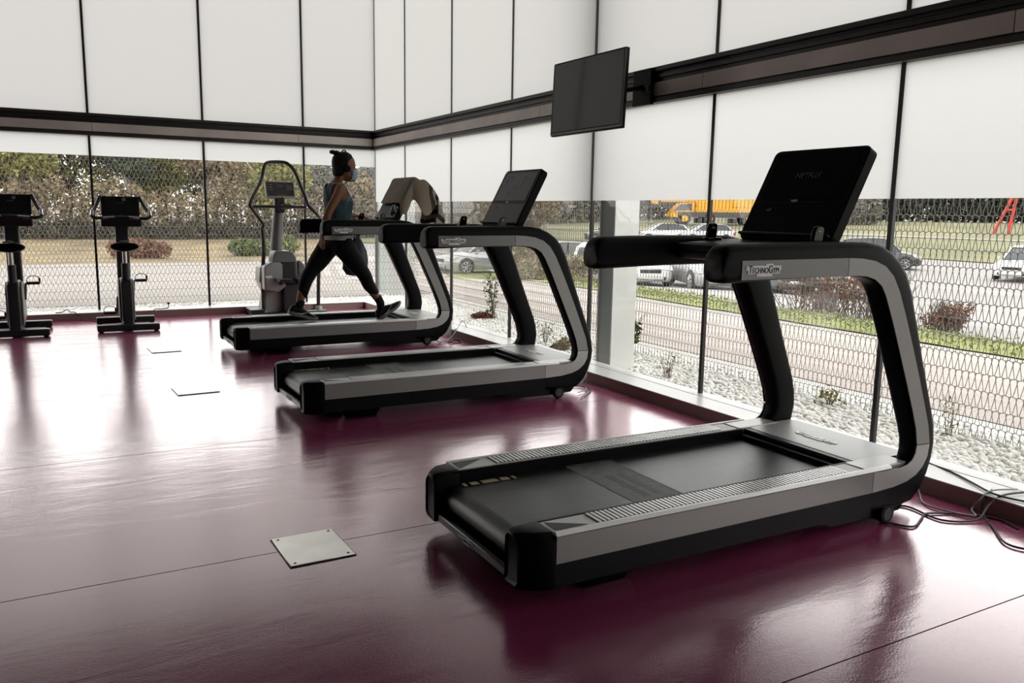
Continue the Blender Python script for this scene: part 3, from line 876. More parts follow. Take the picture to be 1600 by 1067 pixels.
for sx in (-1, 1):
    tvbox((sx*(W_/2-0.004)-0.004, -0.03, -H_/2+0.01), (sx*(W_/2-0.004)+0.004, 0.003, H_/2-0.005), 'side_bezel', mat('bezel_dark', (0.07, 0.07, 0.07, 1), 0.3), 0.002)
tvbox((-0.2, -0.075, -0.13), (0.2, -0.035, 0.13), 'rear_bulge', BLACK, 0.01)
tvbox((0.0, 0.0035, -H_/2+0.011), (0.005, 0.005, -H_/2+0.016), 'indicator', BLACK, 0)
br = thing('television_bracket', 'black articulated wall bracket between television and dark beam', 'bracket', (-0.06, -5.62, 2.11))
MB().box((-0.022, -0.10, -0.12), (0.010, 0.10, 0.12)).obj('wall_plate', BLACK, br, bevel=0.004)
inv = cen - f_ * ey * 0.082 - Vector((-0.06, -5.62, 2.11))
MB().tube([(-0.02, 0, 0.0), (-0.13, 0.08, -0.02), tuple(inv)], 0.018, 10).obj('swing_arm', BLACK, br)
MB().box((-0.06, -0.13, -0.045), (-0.022, -0.095, 0.0)).obj('cable_clip', DARK, br, bevel=0.004)

# ------------------------------------------------------------------ floor access plates
def plate(label, cx, cy, w_, l_, rz):
    t = thing('floor_plate', label, 'floor plate', (cx, cy, 0), rz, 'metal floor access plates')
    MB().box((-w_/2-.004, -l_/2-.004, 0.0), (w_/2+.004, l_/2+.004, 0.0025)).obj('frame', DARK, t)
    MB().box((-w_/2, -l_/2, 0.0025), (w_/2, l_/2, 0.006)).obj('cover', PLATE, t, bevel=0.0015)
    for sx in (-1, 1):
        for sy in (-1, 1):
            MB().cyl((sx*(w_/2-0.02), sy*(l_/2-0.02), 0.004), (sx*(w_/2-0.02), sy*(l_/2-0.02), 0.0072), 0.005, 8).obj('screw', DARK, t)
plate('square pale metal floor plate nearest the camera, left of the front treadmill', -2.927, -7.445, 0.235, 0.275, 0.02)
plate('square pale metal floor plate left of the middle treadmill', -2.907, -4.448, 0.265, 0.25, 0.05)
plate('square pale metal floor plate farthest away, left of the walking woman', -2.904, -2.629, 0.235, 0.27, 0.05)

# ------------------------------------------------------------------ exercise bikes (local: +y = forward to the window)
def make_bike():
    B = thing('exercise_bike', 'tmp', 'exercise bike')
    BODY = mat('bike_body', (0.020, 0.020, 0.021, 1), 0.35, spec=0.45)
    SHELL = mat('bike_shell', (0.30, 0.30, 0.29, 1), 0.4)
    MB().box((-0.285, -0.045, 0.008), (0.285, 0.045, 0.075)).obj('rear_foot_bar', BODY, B, bevel=0.012)
    MB().box((-0.285, 0.60, 0.008), (0.285, 0.70, 0.075)).obj('front_foot_bar', BODY, B, bevel=0.012)
    for s in (-1, 1):
        MB().cyl((s*0.25, -0.02, 0.0), (s*0.25, -0.02, 0.012), 0.022, 12).obj('levelling_foot', BLACK, B)
        MB().cyl((s*0.25, 0.65, 0.0), (s*0.25, 0.65, 0.012), 0.022, 12).obj('levelling_foot', BLACK, B)
    MB().box((-0.05, 0.0, 0.03), (0.05, 0.66, 0.10)).obj('frame_beam', BODY, B, bevel=0.01)
    # main body (rear seen): upright block with side shells
    MB().prism([(0.02, 0.07), (0.04, 0.49), (0.10, 0.53), (0.36, 0.52), (0.58, 0.40), (0.64, 0.10)], -0.052, 0.052, 'x').obj('drive_housing', BODY, B, bevel=0.016)
    for s in (-1, 1):
        MB().prism([(0.12, 0.10), (0.12, 0.44), (0.20, 0.51), (0.36, 0.50), (0.54, 0.38), (0.60, 0.14)], s*0.054 if s > 0 else -0.072, 0.072 if s > 0 else -0.054, 'x').obj('side_shell', SHELL, B, bevel=0.008)
    # seat
    MB().tube([(0, 0.10, 0.48), (0, 0.085, 0.68)], 0.036, 12).obj('seat_sleeve', BODY, B)
    MB().tube([(0, 0.087, 0.66), (0, 0.08, 0.87)], 0.022, 12).obj('seat_post', CHROME, B)
    rings = []
    for y, wd, z, th in ((-0.10, 0.10, 0.895, 0.05), (-0.085, 0.128, 0.897, 0.085), (0.0, 0.132, 0.895, 0.10), (0.07, 0.10, 0.892, 0.09), (0.13, 0.05, 0.888, 0.07), (0.19, 0.028, 0.880, 0.05), (0.21, 0.012, 0.875, 0.02)):
        ring = []
        for k in range(16):
            a = 2*PI*k/16
            x = wd*math.cos(a); zz = z - th*0.5 + th*0.5*math.sin(a) - (0.012 * (1 - (abs(math.cos(a)))) if y < 0.05 and math.sin(a) > 0 else 0)
            ring.append((x, y + 0.02, zz))
        rings.append(ring)
    MB().loft(rings).obj('saddle', BLACK, B, ang=1.2)
    MB().tube([(-0.04, -0.06, 0.895), (0, -0.08, 0.905), (0.04, -0.06, 0.895)], 0.008, 8).obj('saddle_badge', SILVER, B)
    # front post, console box and display
    MB().prism([(0.50, 0.10), (0.43, 1.05), (0.55, 1.07), (0.64, 0.10)], -0.062, 0.062, 'x').obj('front_post', BODY, B, bevel=0.014)
    MB().prism([(0.36, 1.03), (0.33, 1.115), (0.44, 1.15), (0.60, 1.11), (0.60, 1.03)], -0.19, 0.19, 'x').obj('console_base', BODY, B, bevel=0.015)
    d = MB(); d.loft([[(x, y, z) for x, z in rrect(0.365 + k, 0.215 + k, 0.012, 3)] for y, k in ((-0.018, -0.01), (-0.012, 0), (0.018, 0), (0.024, -0.012))])
    D = d.obj('console_display', BODY, B); D.location = (0, 0.50, 1.235); D.rotation_euler = (-0.25, 0, 0)
    MB().box((-0.165, -0.0195, -0.085), (0.165, -0.0165, 0.095)).obj('screen', mat('bike_screen', (0.010, 0.010, 0.011, 1), 0.2), D, smooth=False)
    MB().box((-0.15, -0.021, -0.10), (0.15, -0.018, -0.096)).obj('screen_seam', DARK, D, smooth=False)
    pm = MB().box((0.02, -0.0205, 0.055), (0.05, -0.0190, 0.085)); pm.box((-0.03, -0.0205, 0.035), (0.03, -0.0190, 0.039)); pm.box((-0.012, -0.021, -0.092), (0.012, -0.0190, -0.088))
    pm.obj('screen_icons', GREYP, D, kind='stuff', smooth=False)
    # handlebars
    for s in (-1, 1):
        MB().tube(smooth_path([(s*0.185, 0.52, 1.335), (s*0.225, 0.44, 1.24), (s*0.262, 0.36, 1.175), (s*0.268, 0.31, 1.135), (s*0.225, 0.30, 1.118)], 5), 0.017, 10).obj('handlebar_grip', BODY, B)
        MB().tube([(s*0.262, 0.36, 1.19), (s*0.268, 0.315, 1.142)], 0.0185, 10).obj('heart_rate_sensor', CHROME, B)
        MB().tube([(s*0.235, 0.30, 1.118), (s*0.17, 0.31, 1.120)], 0.0175, 10).obj('bar_joint', BODY, B)
        MB().tube([(s*0.17, 0.31, 1.120), (s*0.065, 0.315, 1.130)], 0.013, 10).obj('chrome_bar', CHROME, B)
    MB().tube([(-0.066, 0.315, 1.130), (0.066, 0.315, 1.130)], 0.0155, 10).obj('bar_sleeve', BODY, B)
    # cranks and pedals
    for s, ang in ((1, 0.6), (-1, 0.6 + PI)):
        cy0, cz0 = 0.40, 0.315
        py, pz = cy0 + 0.03*math.cos(ang) - s*0.02, cz0 + 0.165*math.sin(PI/2 if s > 0 else -PI/2)
        MB().tube([(s*0.075, cy0, cz0), (s*0.088, py, pz)], 0.012, 8).obj('crank', SILVER, B)
        P = MB().box((-0.055, -0.045, -0.014), (0.055, 0.045, 0.014)).obj('pedal', BODY, B, bevel=0.006)
        P.location = (s*0.155, py, pz)
        MB().tube(smooth_path([(-0.058, -0.02, 0.0), (-0.05, -0.025, 0.05), (0, -0.03, 0.072), (0.05, -0.025, 0.05), (0.058, -0.02, 0.0)], 4), 0.0035, 6).obj('pedal_strap', BLACK, P)
        MB().box((0.045, -0.03, 0.015), (0.062, -0.008, 0.05)).obj('strap_buckle', BLACK, P, bevel=0.004)
    return B
b1 = make_bike(); b2 = copy_tree(b1)
b1.location = (-3.085, -1.33, 0); b1.rotation_euler = (0, 0, -0.03); b1['label'] = 'black exercise bike nearer the treadmills, second from the left frame edge'; b1['group'] = 'exercise bikes facing the left glass wall'
b2.location = (-4.06, -1.36, 0); b2.rotation_euler = (0, 0, -0.03); b2['label'] = 'black exercise bike cut off by the left edge of the photo'; b2['group'] = 'exercise bikes facing the left glass wall'

# ------------------------------------------------------------------ stepper
S = thing('stair_stepper', 'tall stepper with looped dark handrails beside the corner glass', 'stepper', (-1.30, -0.55, 0))
SB = mat('stepper_black', (0.018, 0.018, 0.019, 1), 0.38)
SG = mat('stepper_silver', (0.38, 0.385, 0.36, 1), 0.4, metal=0.1)
SP = mat('stepper_post', (0.17, 0.16, 0.16, 1), 0.4, metal=0.2)
TUBE = mat('handrail_brown', (0.055, 0.042, 0.038, 1), 0.35, spec=0.4)
o_ = Vector((-1.30, -0.55, 0))
def W(pts): return [Vector(p) - o_ for p in pts]
MB().tube(smooth_path(W([(-1.565,-0.50,1.02),(-1.56,-0.53,1.06),(-1.64,-0.62,1.15),(-1.735,-0.72,1.26),(-1.735,-0.72,1.30),(-1.69,-0.66,1.38),(-1.60,-0.55,1.50),(-1.545,-0.48,1.60),(-1.52,-0.46,1.69),(-1.495,-0.44,1.745),(-1.44,-0.42,1.772),(-1.33,-0.41,1.780),(-1.25,-0.42,1.772),(-1.205,-0.44,1.735),(-1.165,-0.48,1.67),(-1.13,-0.56,1.53),(-1.105,-0.66,1.40),(-1.085,-0.72,1.29),(-1.06,-0.74,1.255),(-0.98,-0.72,1.18),(-0.90,-0.62,1.10),(-0.86,-0.50,1.03)]), 4), 0.020, 10).obj('upper_handrail', SB, S)
MB().tube(smooth_path(W([(-1.565,-0.50,1.02),(-1.555,-0.50,0.80),(-1.575,-0.50,0.45),(-1.575,-0.50,0.03)]), 5), 0.023, 10).obj('lower_handrail', TUBE, S)
MB().tube(smooth_path(W([(-0.86,-0.50,1.03),(-0.855,-0.45,0.80),(-0.86,-0.32,0.45),(-0.862,-0.28,0.03)]), 5), 0.023, 10).obj('lower_handrail', TUBE, S)
for q in ((-1.575,-0.50,0), (-0.862,-0.28,0)):
    MB().lathe([(0, 0), (0.055, 0), (0.05, 0.03), (0.032, 0.06), (0, 0.06)], 14, tuple(Vector(q) - o_)).obj('rail_socket', SG, S)
MB().tube(W([(-1.70,-0.68,1.262),(-1.095,-0.70,1.262)]), 0.016, 8).obj('cross_bar', SB, S)
MB().tube(W([(-1.385,-0.36,0.70),(-1.345,-0.38,1.22)]), [0.075, 0.060], 16).obj('mast', SP, S)
h_ = MB().box((-0.06, -0.07, -0.05), (0.06, 0.05, 0.14)).obj('mast_head', SB, S, bevel=0.02); h_.location = Vector((-1.355, -0.45, 1.24)) - o_
MB().lathe([(0, 0), (0.055, 0), (0.07, 0.02), (0.07, 0.05), (0.05, 0.065), (0, 0.065)], 18).obj('bottle_cup', mat('cup_grey', (0.11, 0.11, 0.11, 1), 0.3), S).location = Vector((-1.29, -0.56, 1.235)) - o_
d = MB(); d.loft([[(x, y, z) for x, z in rrect(0.345 + k, 0.205 + k, 0.02, 3)] for y, k in ((-0.020, -0.012), (-0.014, 0), (0.016, 0), (0.022, -0.012))])
D = d.obj('console_display', SG, S); D.location = Vector((-1.340, -0.47, 1.452)) - o_; D.rotation_euler = (-0.30, 0, 0.06)
MB().box((-0.155, -0.0215, -0.075), (0.155, -0.0195, 0.088)).obj('screen', mat('stepper_screen', (0.010, 0.010, 0.010, 1), 0.35), D, smooth=False)
pm = MB()
for (x, z, w_, h2) in ((-0.11, 0.06, 0.035, 0.006), (-0.115, 0.03, 0.05, 0.005), (-0.11, 0.0, 0.04, 0.006), (0.0, 0.045, 0.05, 0.007), (-0.03, 0.06, 0.006, 0.012)):
    pm.box((x-w_/2, -0.023, z-h2/2), (x+w_/2, -0.0212, z+h2/2))
for i in range(4):
    for j in range(4): pm.box((0.075+i*0.018, -0.023, 0.0+j*0.018), (0.083+i*0.018, -0.0212, 0.008+j*0.018))
pm.obj('screen_icons', mat('icon_grey', (0.4, 0.4, 0.4, 1), 0.5), D, kind='stuff', smooth=False)
MB().box((-0.05, -0.0235, -0.068), (0.06, -0.0212, -0.060)).obj('button_row', mat('button_red', (0.45, 0.10, 0.04, 1), 0.5), D, smooth=False)
# lower housing
MB().loft([[(x*k + cx, y, z) for x, y in [(-0.11,-0.10),(0.11,-0.10),(0.13,0.0),(0.11,0.14),(-0.11,0.14),(-0.13,0.0)]] for z, k, cx in ((0.62,1.25,-0.05),(0.68,1.2,-0.05),(0.735,0.95,-0.06),(0.755,0.7,-0.07))]).obj('upper_shroud', SP, S, bevel=0.01, ang=1.0)
MB().prism([(-0.30,0.02),(-0.22,0.0),(-0.02,0.02),(0.0,0.3),(0.02,0.62),(-0.05,0.655),(-0.19,0.64),(-0.30,0.56),(-0.315,0.40),(-0.27,0.30),(-0.25,0.24)], 0.06, 0.30, 'y').obj('side_shell', SG, S, bevel=0.012)
MB().prism([(-0.29,0.30),(-0.29,0.58),(-0.18,0.645),(-0.06,0.61),(-0.04,0.34),(-0.14,0.27)], -0.10, 0.08, 'y').obj('left_cover', SG, S, bevel=0.02)
MB().loft([[(0.0 + x, y, z) for x, y in ((-0.10,-0.10),(0.085,-0.10),(0.12,-0.02),(0.12,0.30),(-0.10,0.30))] for z in (0.36, 0.62, 0.645)]).obj('step_housing', SB, S, bevel=0.02)
MB().prism([(0.12,0.34),(0.20,0.36),(0.21,0.58),(0.15,0.64),(0.12,0.64)], -0.02, 0.26, 'y').obj('right_cover', SP, S, bevel=0.015)
MB().prism([(-0.06,0.03),(0.16,0.03),(0.15,0.40),(-0.06,0.40)], -0.04, 0.28, 'y').obj('base_housing', SB, S, bevel=0.015)
for x in (-0.10, 0.12):
    P = MB().prism([(-0.30, 0.0), (-0.28, -0.035), (0.02, -0.045), (0.06, 0.02), (0.04, 0.035), (0.01, -0.005)], -0.075, 0.075, 'x').obj('pedal', mat('pedal_dark', (0.05, 0.05, 0.05, 1), 0.4), S, bevel=0.006)
    P.location = (x, -0.06, 0.445)
    MB().box((x-0.02, -0.12, 0.36), (x+0.02, 0.02, 0.41)).obj('pedal_arm', SB, S, bevel=0.005)
MB().box((-0.44, -0.06, 0.008), (-0.28, 0.50, 0.075)).obj('base_runner', SB, S, bevel=0.01)
MB().box((-0.30, -0.06, 0.008), (0.46, 0.04, 0.035)).obj('front_runner', SB, S, bevel=0.008)
MB().box((-0.30, 0.38, 0.008), (0.46, 0.48, 0.05)).obj('rear_runner', SB, S, bevel=0.008)
for x, y in ((-0.36, 0.0), (0.42, -0.01), (-0.36, 0.44), (0.42, 0.43)):
    MB().cyl((x, y, 0), (x, y, 0.012), 0.02, 10).obj('levelling_foot', BLACK, S)
Mb = Matrix.Translation((-0.24, -0.1035, 0.46)) @ Euler((PI/2, 0, 0)).to_matrix().to_4x4()
badge(S, Mb, 0.085, 0.05, text=False)

# ------------------------------------------------------------------ the walking woman
SKIN = mat('skin', (0.24, 0.105, 0.055, 1), 0.5, spec=0.35)
HAIR = mat('hair_dark', (0.008, 0.005, 0.004, 1), 0.6, spec=0.2, bump=0.6, bscale=120, stretch=(1, 1, 0.2))
TEAL = mat('tank_teal', (0.060, 0.115, 0.130, 1), 0.85, vary=0.35, vscale=14)
TRIM = mat('tank_trim', (0.38, 0.42, 0.43, 1), 0.8)
LEGG = mat('leggings_black', (0.005, 0.005, 0.0065, 1), 0.7, spec=0.15)
SOCK = mat('sock_dark', (0.016, 0.016, 0.015, 1), 0.9, spec=0.1, vary=0.6, vscale=40)
SHOE = mat('shoe_black', (0.006, 0.006, 0.006, 1), 0.6, spec=0.2)
SOLE = mat('sole_grey', (0.16, 0.155, 0.15, 1), 0.6)
MASK = mat('mask_blue', (0.36, 0.50, 0.62, 1), 0.8)
woman = thing('person', 'woman in teal tank top, black leggings and face mask striding on the farthest treadmill', 'person', (-1.40, -2.83, 0.0))
wo = Vector((-1.40, -2.83, 0.0))
def ell(c, d, w_, n=20, tilt=0.0, e=1.0):
    """horizontal elliptical ring, half depth d along x, half width w_ along y"""
    out = []
    for k in range(n):
        a = 2*PI*k/n
        ca, sa = math.cos(a), math.sin(a)
        x = d*math.copysign(abs(ca)**e, ca); y = w_*math.copysign(abs(sa)**e, sa)
        out.append((c[0] - wo.x + x, c[1] - wo.y + y, c[2] + x*tilt))
    return out
def limb(mb, pts, rs, n=14):
    P = smooth_path([Vector(p) - wo for p in pts], 5)
    R = []
    for i in range(len(rs) - 1):
        for k in range(5):
            t = k/5; t = t*t*(3-2*t); R.append(rs[i]*(1-t) + rs[i+1]*t)
    R.append(rs[-1])
    mb.tube(P, R, n)
    # rounded ends
    for p, r in ((P[0], R[0]), (P[-1], R[-1])):
        mb.loft([[(p.x + r*math.cos(f)*math.cos(a), p.y + r*math.cos(f)*math.sin(a), p.z + r*math.sin(f)) for a in [2*PI*k/10 for k in range(10)]] for f in [-1.5, -1.0, -0.5, 0, 0.5, 1.0, 1.5]])
TORSO = [(0.895,-1.395,.085,.120),(0.93,-1.40,.108,.152),(0.97,-1.405,.118,.165),(1.02,-1.398,.114,.160),(1.08,-1.385,.104,.140),(1.14,-1.378,.100,.128),(1.20,-1.378,.104,.133),(1.26,-1.376,.112,.142),(1.31,-1.374,.120,.150),(1.36,-1.385,.112,.158),(1.405,-1.398,.095,.168),(1.44,-1.404,.076,.162),(1.468,-1.402,.062,.122),(1.490,-1.392,.054,.072),(1.510,-1.376,.050,.054),(1.53,-1.360,.050,.050),(1.57,-1.340,.052,.050)]
def torso(mb, rows, grow=0.0):
    mb.loft([ell((cx, -2.83, z), d + grow, w_ + grow, 24) for z, cx, d, w_ in rows])
HIP_R, KNEE_R, ANK_R = (-1.375,-2.915,.925), (-1.165,-2.92,.640), (-0.995,-2.912,.350)
HIP_L, KNEE_L, ANK_L = (-1.43,-2.745,.925), (-1.630,-2.74,.655), (-1.752,-2.748,.315)
def mid(a, b, t, dx=0, dz=0): return (a[0]+(b[0]-a[0])*t+dx, a[1]+(b[1]-a[1])*t, a[2]+(b[2]-a[2])*t+dz)
bm_ = MB()
torso(bm_, TORSO)
# head with jaw, brow and nose
HEAD = [(1.497,-1.262,.036,.030),(1.512,-1.272,.058,.046),(1.535,-1.282,.074,.058),(1.565,-1.292,.084,.066),(1.60,-1.300,.092,.071),(1.64,-1.306,.097,.074),(1.68,-1.310,.096,.074),(1.715,-1.312,.084,.065),(1.74,-1.314,.060,.046),(1.752,-1.316,.028,.022)]
bm_.loft([ell((cx, -2.83, z), d, w_, 24) for z, cx, d, w_ in HEAD])
bm_.loft([[(q[0]-wo.x, q[1]-wo.y, q[2]) for q in ring] for ring in ([(-1.215,-2.838,1.635),(-1.215,-2.822,1.635),(-1.225,-2.83,1.64)], [(-1.196,-2.846,1.588),(-1.196,-2.814,1.588),(-1.22,-2.83,1.60)], [(-1.212,-2.845,1.578),(-1.212,-2.815,1.578),(-1.23,-2.83,1.585)])])
# arms
limb(bm_, [(-1.40,-2.985,1.425),(-1.455,-3.035,1.345),(-1.525,-3.062,1.245),(-1.562,-3.064,1.15),(-1.594,-3.058,1.035)], [.050,.045,.037,.037,.024])
limb(bm_, [(-1.39,-2.675,1.425),(-1.375,-2.62,1.33),(-1.335,-2.585,1.225),(-1.22,-2.55,1.195),(-1.11,-2.50,1.185)], [.050,.044,.037,.036,.024])
# legs
limb(bm_, [HIP_R, mid(HIP_R, KNEE_R, .5, .0, .0), KNEE_R, mid(KNEE_R, ANK_R, .35, -.012), ANK_R], [.086,.072,.050,.047,.030])
limb(bm_, [HIP_L, mid(HIP_L, KNEE_L, .5, .0, .0), KNEE_L, mid(KNEE_L, ANK_L, .35, -.014), ANK_L], [.086,.072,.050,.047,.030])
# hands: palm, four fingers, thumb
def hand(base, d, nrm, side, curl):
    d = Vector(d).normalized(); nrm = Vector(nrm).normalized(); sd = d.cross(nrm).normalized() * side
    b = Vector(base)
    for k, (off, ln, r) in enumerate(((.026,.062,.0085),(.009,.070,.009),(-.009,.066,.0085),(-.025,.052,.0075))):
        p0 = b + sd*off*0.5; p1 = b + d*.078 + sd*off
        a = p1 + (d*math.cos(curl*.5) + nrm*math.sin(curl*.5))*ln*.45
        c = a + (d*math.cos(curl*1.3) + nrm*math.sin(curl*1.3))*ln*.32
        e = c + (d*math.cos(curl*2) + nrm*math.sin(curl*2))*ln*.26
        limb(bm_, [p0, p1, a, c, e], [.013, .0125, r, r*.95, r*.8], 8)
    t0 = b + d*.015 + sd*.020; t1 = b + d*.045 + sd*.042 + nrm*.012; t2 = b + d*.075 + sd*.046 + nrm*.022
    limb(bm_, [b, t0, t1, t2], [.013, .013, .010, .008], 8)
hand((-1.596,-3.057,1.025), (-0.10, 0.02, -1.0), (0.9, 0.35, 0.0), -1, 0.45)
hand((-1.10,-2.495,1.185), (0.97, 0.10, -0.10), (0, 0.1, -1.0), 1, 0.35)
body = bm_.obj('body', SKIN, woman, ang=3.0)
md = body.modifiers.new('weld', 'REMESH'); md.mode = 'VOXEL'; md.voxel_size = 0.0065; md.use_smooth_shade = True
ms = body.modifiers.new('soften', 'SMOOTH'); ms.factor = 0.5; ms.iterations = 4

lg = MB()
lg.loft([ell((cx, -2.83, z), d + .010, w_ + .010, 24) for z, cx, d, w_ in TORSO[:4]] )
limb(lg, [HIP_R, mid(HIP_R, KNEE_R, .5, .0, .0), KNEE_R, mid(KNEE_R, ANK_R, .30, -.012), mid(KNEE_R, ANK_R, .56)], [.106,.092,.066,.060,.047])
limb(lg, [HIP_L, mid(HIP_L, KNEE_L, .5, .0, .0), KNEE_L, mid(KNEE_L, ANK_L, .30, -.014), mid(KNEE_L, ANK_L, .56)], [.106,.092,.066,.060,.047])
lo = lg.obj('leggings', LEGG, woman, ang=3.0)
md = lo.modifiers.new('weld', 'REMESH'); md.mode = 'VOXEL'; md.voxel_size = 0.009; md.use_smooth_shade = True
ms = lo.modifiers.new('soften', 'SMOOTH'); ms.factor = 0.5; ms.iterations = 4
# tank top: body tube, shoulder straps, trim
tt = MB()
rows = [(0.985,-1.396,.128,.172),(1.02,-1.392,.126,.168),(1.08,-1.384,.120,.152),(1.14,-1.378,.116,.142),(1.20,-1.376,.119,.146),(1.26,-1.374,.127,.154),(1.31,-1.374,.132,.158),(1.335,-1.376,.129,.155)]
R_ = []
for z, cx, d, w_ in rows:
    q = ell((cx, -2.83, z), d, w_, 28)
    R_.append([(x, y, zz + 0.004*math.sin(9*k_ + z*40)) for k_, (x, y, zz) in enumerate(q)])
Ri = [[(x*0.965 + 0.001, y*0.965, z) for x, y, z in r] for r in R_]
tt.loft(R_ + list(reversed(Ri)), caps=False)
tank = tt.obj('tank_top', TEAL, woman, ang=2.0)
TZ = [r[0] for r in TORSO]
def tor(z, y, front):
    """x of the torso surface at height z and lateral y"""
    cx = np.interp(z, TZ, [r[1] for r in TORSO]); d = np.interp(z, TZ, [r[2] for r in TORSO]); w_ = np.interp(z, TZ, [r[3] for r in TORSO])
    q = max(0.05, 1 - (min(abs(y), w_*.98)/w_)**2) ** .5
    return float(cx + (d*q if front else -d*q))
for s in (-1, 1):
    st = MB(); rings = []; ed = []; ed2 = []
    rowsS = [(1.31, .070, .075, 1), (1.35, .078, .056, 1), (1.39, .086, .038, 1), (1.42, .090, .030, 1), (1.445, .091, .026, 1), (1.463, .090, .025, 1),
             (1.463, .084, .027, 0), (1.445, .078, .030, 0), (1.42, .068, .036, 0), (1.38, .056, .048, 0), (1.33, .062, .066, 0), (1.29, .070, .075, 0)]
    for z, yc, hw_, fr_ in rowsS:
        top = []; bot = []
        for k in range(5):
            y = yc - hw_ + 2*hw_*k/4
            x = tor(z, y, fr_); o2 = .010 if fr_ else -.010
            zz = z + (.014 if z > 1.44 else .004)
            top.append((x - wo.x + o2, s*y, zz)); bot.append((x - wo.x - o2*.4, s*y, zz - .008))
        rings.append(top + bot[::-1]); ed.append(top[-1]); ed2.append(top[0])
    st.loft(rings).obj('shoulder_strap', TEAL, woman, ang=2.0)
    MB().tube(ed, 0.005, 6).obj('armhole_trim', TRIM, woman)
    MB().tube(ed2, 0.004, 6).obj('neckline_trim', TRIM, woman)
rings = []
for z, wd in ((1.29, .10), (1.33, .085), (1.37, .065), (1.405, .05), (1.43, .045)):
    o1 = [(tor(z, -wd + 2*wd*k/6, 0) - wo.x - .012, -wd + 2*wd*k/6, z) for k in range(7)]
    rings.append(o1 + [(x + .014, y, z_) for x, y, z_ in o1[::-1]])
MB().loft(rings).obj('back_panel', TEAL, woman, ang=2.0)
hm = MB()
q0 = ell((-1.397, -2.83, 0.968), .136, .178, 28); q1 = ell((-1.396, -2.83, 1.008), .132, .175, 28)
hm.loft([q0, q1, [(x*.96, y*.96, z) for x, y, z in q1], [(x*.96, y*.96, z) for x, y, z in q0]], caps=False)
hm.obj('hem_band', TRIM, woman, ang=2.0)
# hair, bun
hr = MB()
HR_ = [(1.545,-1.375,.035,.058),(1.575,-1.368,.056,.072),(1.61,-1.357,.066,.079),(1.645,-1.346,.082,.082),(1.68,-1.336,.092,.082),(1.715,-1.327,.094,.074),(1.745,-1.322,.074,.056),(1.764,-1.320,.040,.032),(1.768,-1.320,.015,.012)]
hr.loft([[(x, y + 0.0025*math.sin(11*k), z) for k, (x, y, z) in enumerate(ell((cx, -2.83, z), d, w_, 24))] for z, cx, d, w_ in HR_])
hair = hr.obj('hair', HAIR, woman, ang=2.0)
bn = MB()
def blob(mb, c, r, n=12):
    mb.loft([[(c[0]-wo.x + r[0]*math.cos(f)*math.cos(a)*(1+.08*math.sin(5*a+7*f)), c[1]-wo.y + r[1]*math.cos(f)*math.sin(a), c[2] + r[2]*math.sin(f)) for a in [2*PI*k/n for k in range(n)]] for f in [-1.5,-1.1,-.7,-.35,0,.35,.7,1.1,1.5]])
blob(bn, (-1.385,-2.83,1.750), (.034,.040,.026))
blob(bn, (-1.420,-2.825,1.760), (.030,.034,.020))
bn.obj('hair_bun', HAIR, hair, ang=2.0)
# ears, eyes, brow
for s in (-1, 1):
    ear = MB(); blob(ear, (-1.312, -2.83 + s*.078, 1.612), (.018, .007, .030), 10); ear.obj('ear', SKIN, woman)
    ey_ = MB(); blob(ey_, (-1.2275, -2.83 + s*.031, 1.626), (.010, .013, .009), 10)
    eo = ey_.obj('eye', mat('eye_dark', (0.03, 0.02, 0.015, 1), 0.2), woman)
    bw_ = MB().tube([(-1.232-wo.x, s*.046, 1.645), (-1.220-wo.x, s*.030, 1.651), (-1.214-wo.x, s*.014, 1.646)], .0035, 6); bw_.obj('eyebrow', HAIR, woman)
# face mask
mk = MB()
rings = []
for z, d in ((1.502, .052), (1.520, .076), (1.545, .094), (1.572, .102), (1.596, .096), (1.606, .088)):
    rr = []
    for k in range(13):
        a = -1.18 + 2.36*k/12
        rr.append((-1.295 - wo.x + (d + .006)*math.cos(a), .080*math.sin(a)*min(1, d/.085), z + 0.0012*math.sin(z*900)))
    rings.append(rr)
mi = [[(x - .006, y*.94, z) for x, y, z in r] for r in rings]
full = [r + list(reversed(i)) for r, i in zip(rings, mi)]
mk.loft(full)
mask = mk.obj('face_mask', MASK, woman, ang=2.0)
for s in (-1, 1):
    MB().tube([(-1.255-wo.x, s*.070, 1.592), (-1.29-wo.x, s*.080, 1.622), (-1.325-wo.x, s*.084, 1.615)], .002, 5).obj('ear_loop', TRIM, mask)
    MB().tube([(-1.262-wo.x, s*.068, 1.528), (-1.30-wo.x, s*.080, 1.57), (-1.325-wo.x, s*.084, 1.600)], .002, 5).obj('ear_loop', TRIM, mask)
# headphones
hp = MB().tube(smooth_path([(-1.318-wo.x, s*y, z) for s, y, z in ((-1,.088,1.63),(-1,.092,1.70),(-1,.060,1.765),(1,0,1.780),(1,.060,1.765),(1,.092,1.70),(1,.088,1.63))], 5), .0065, 8)
hph = hp.obj('headphones', BLACK, woman)
for s in (-1, 1):
    c = MB().cyl((-1.316-wo.x, s*.078, 1.612), (-1.316-wo.x, s*.104, 1.612), .031, 20); c.obj('ear_cup', BLACK, hph, bevel=.005)
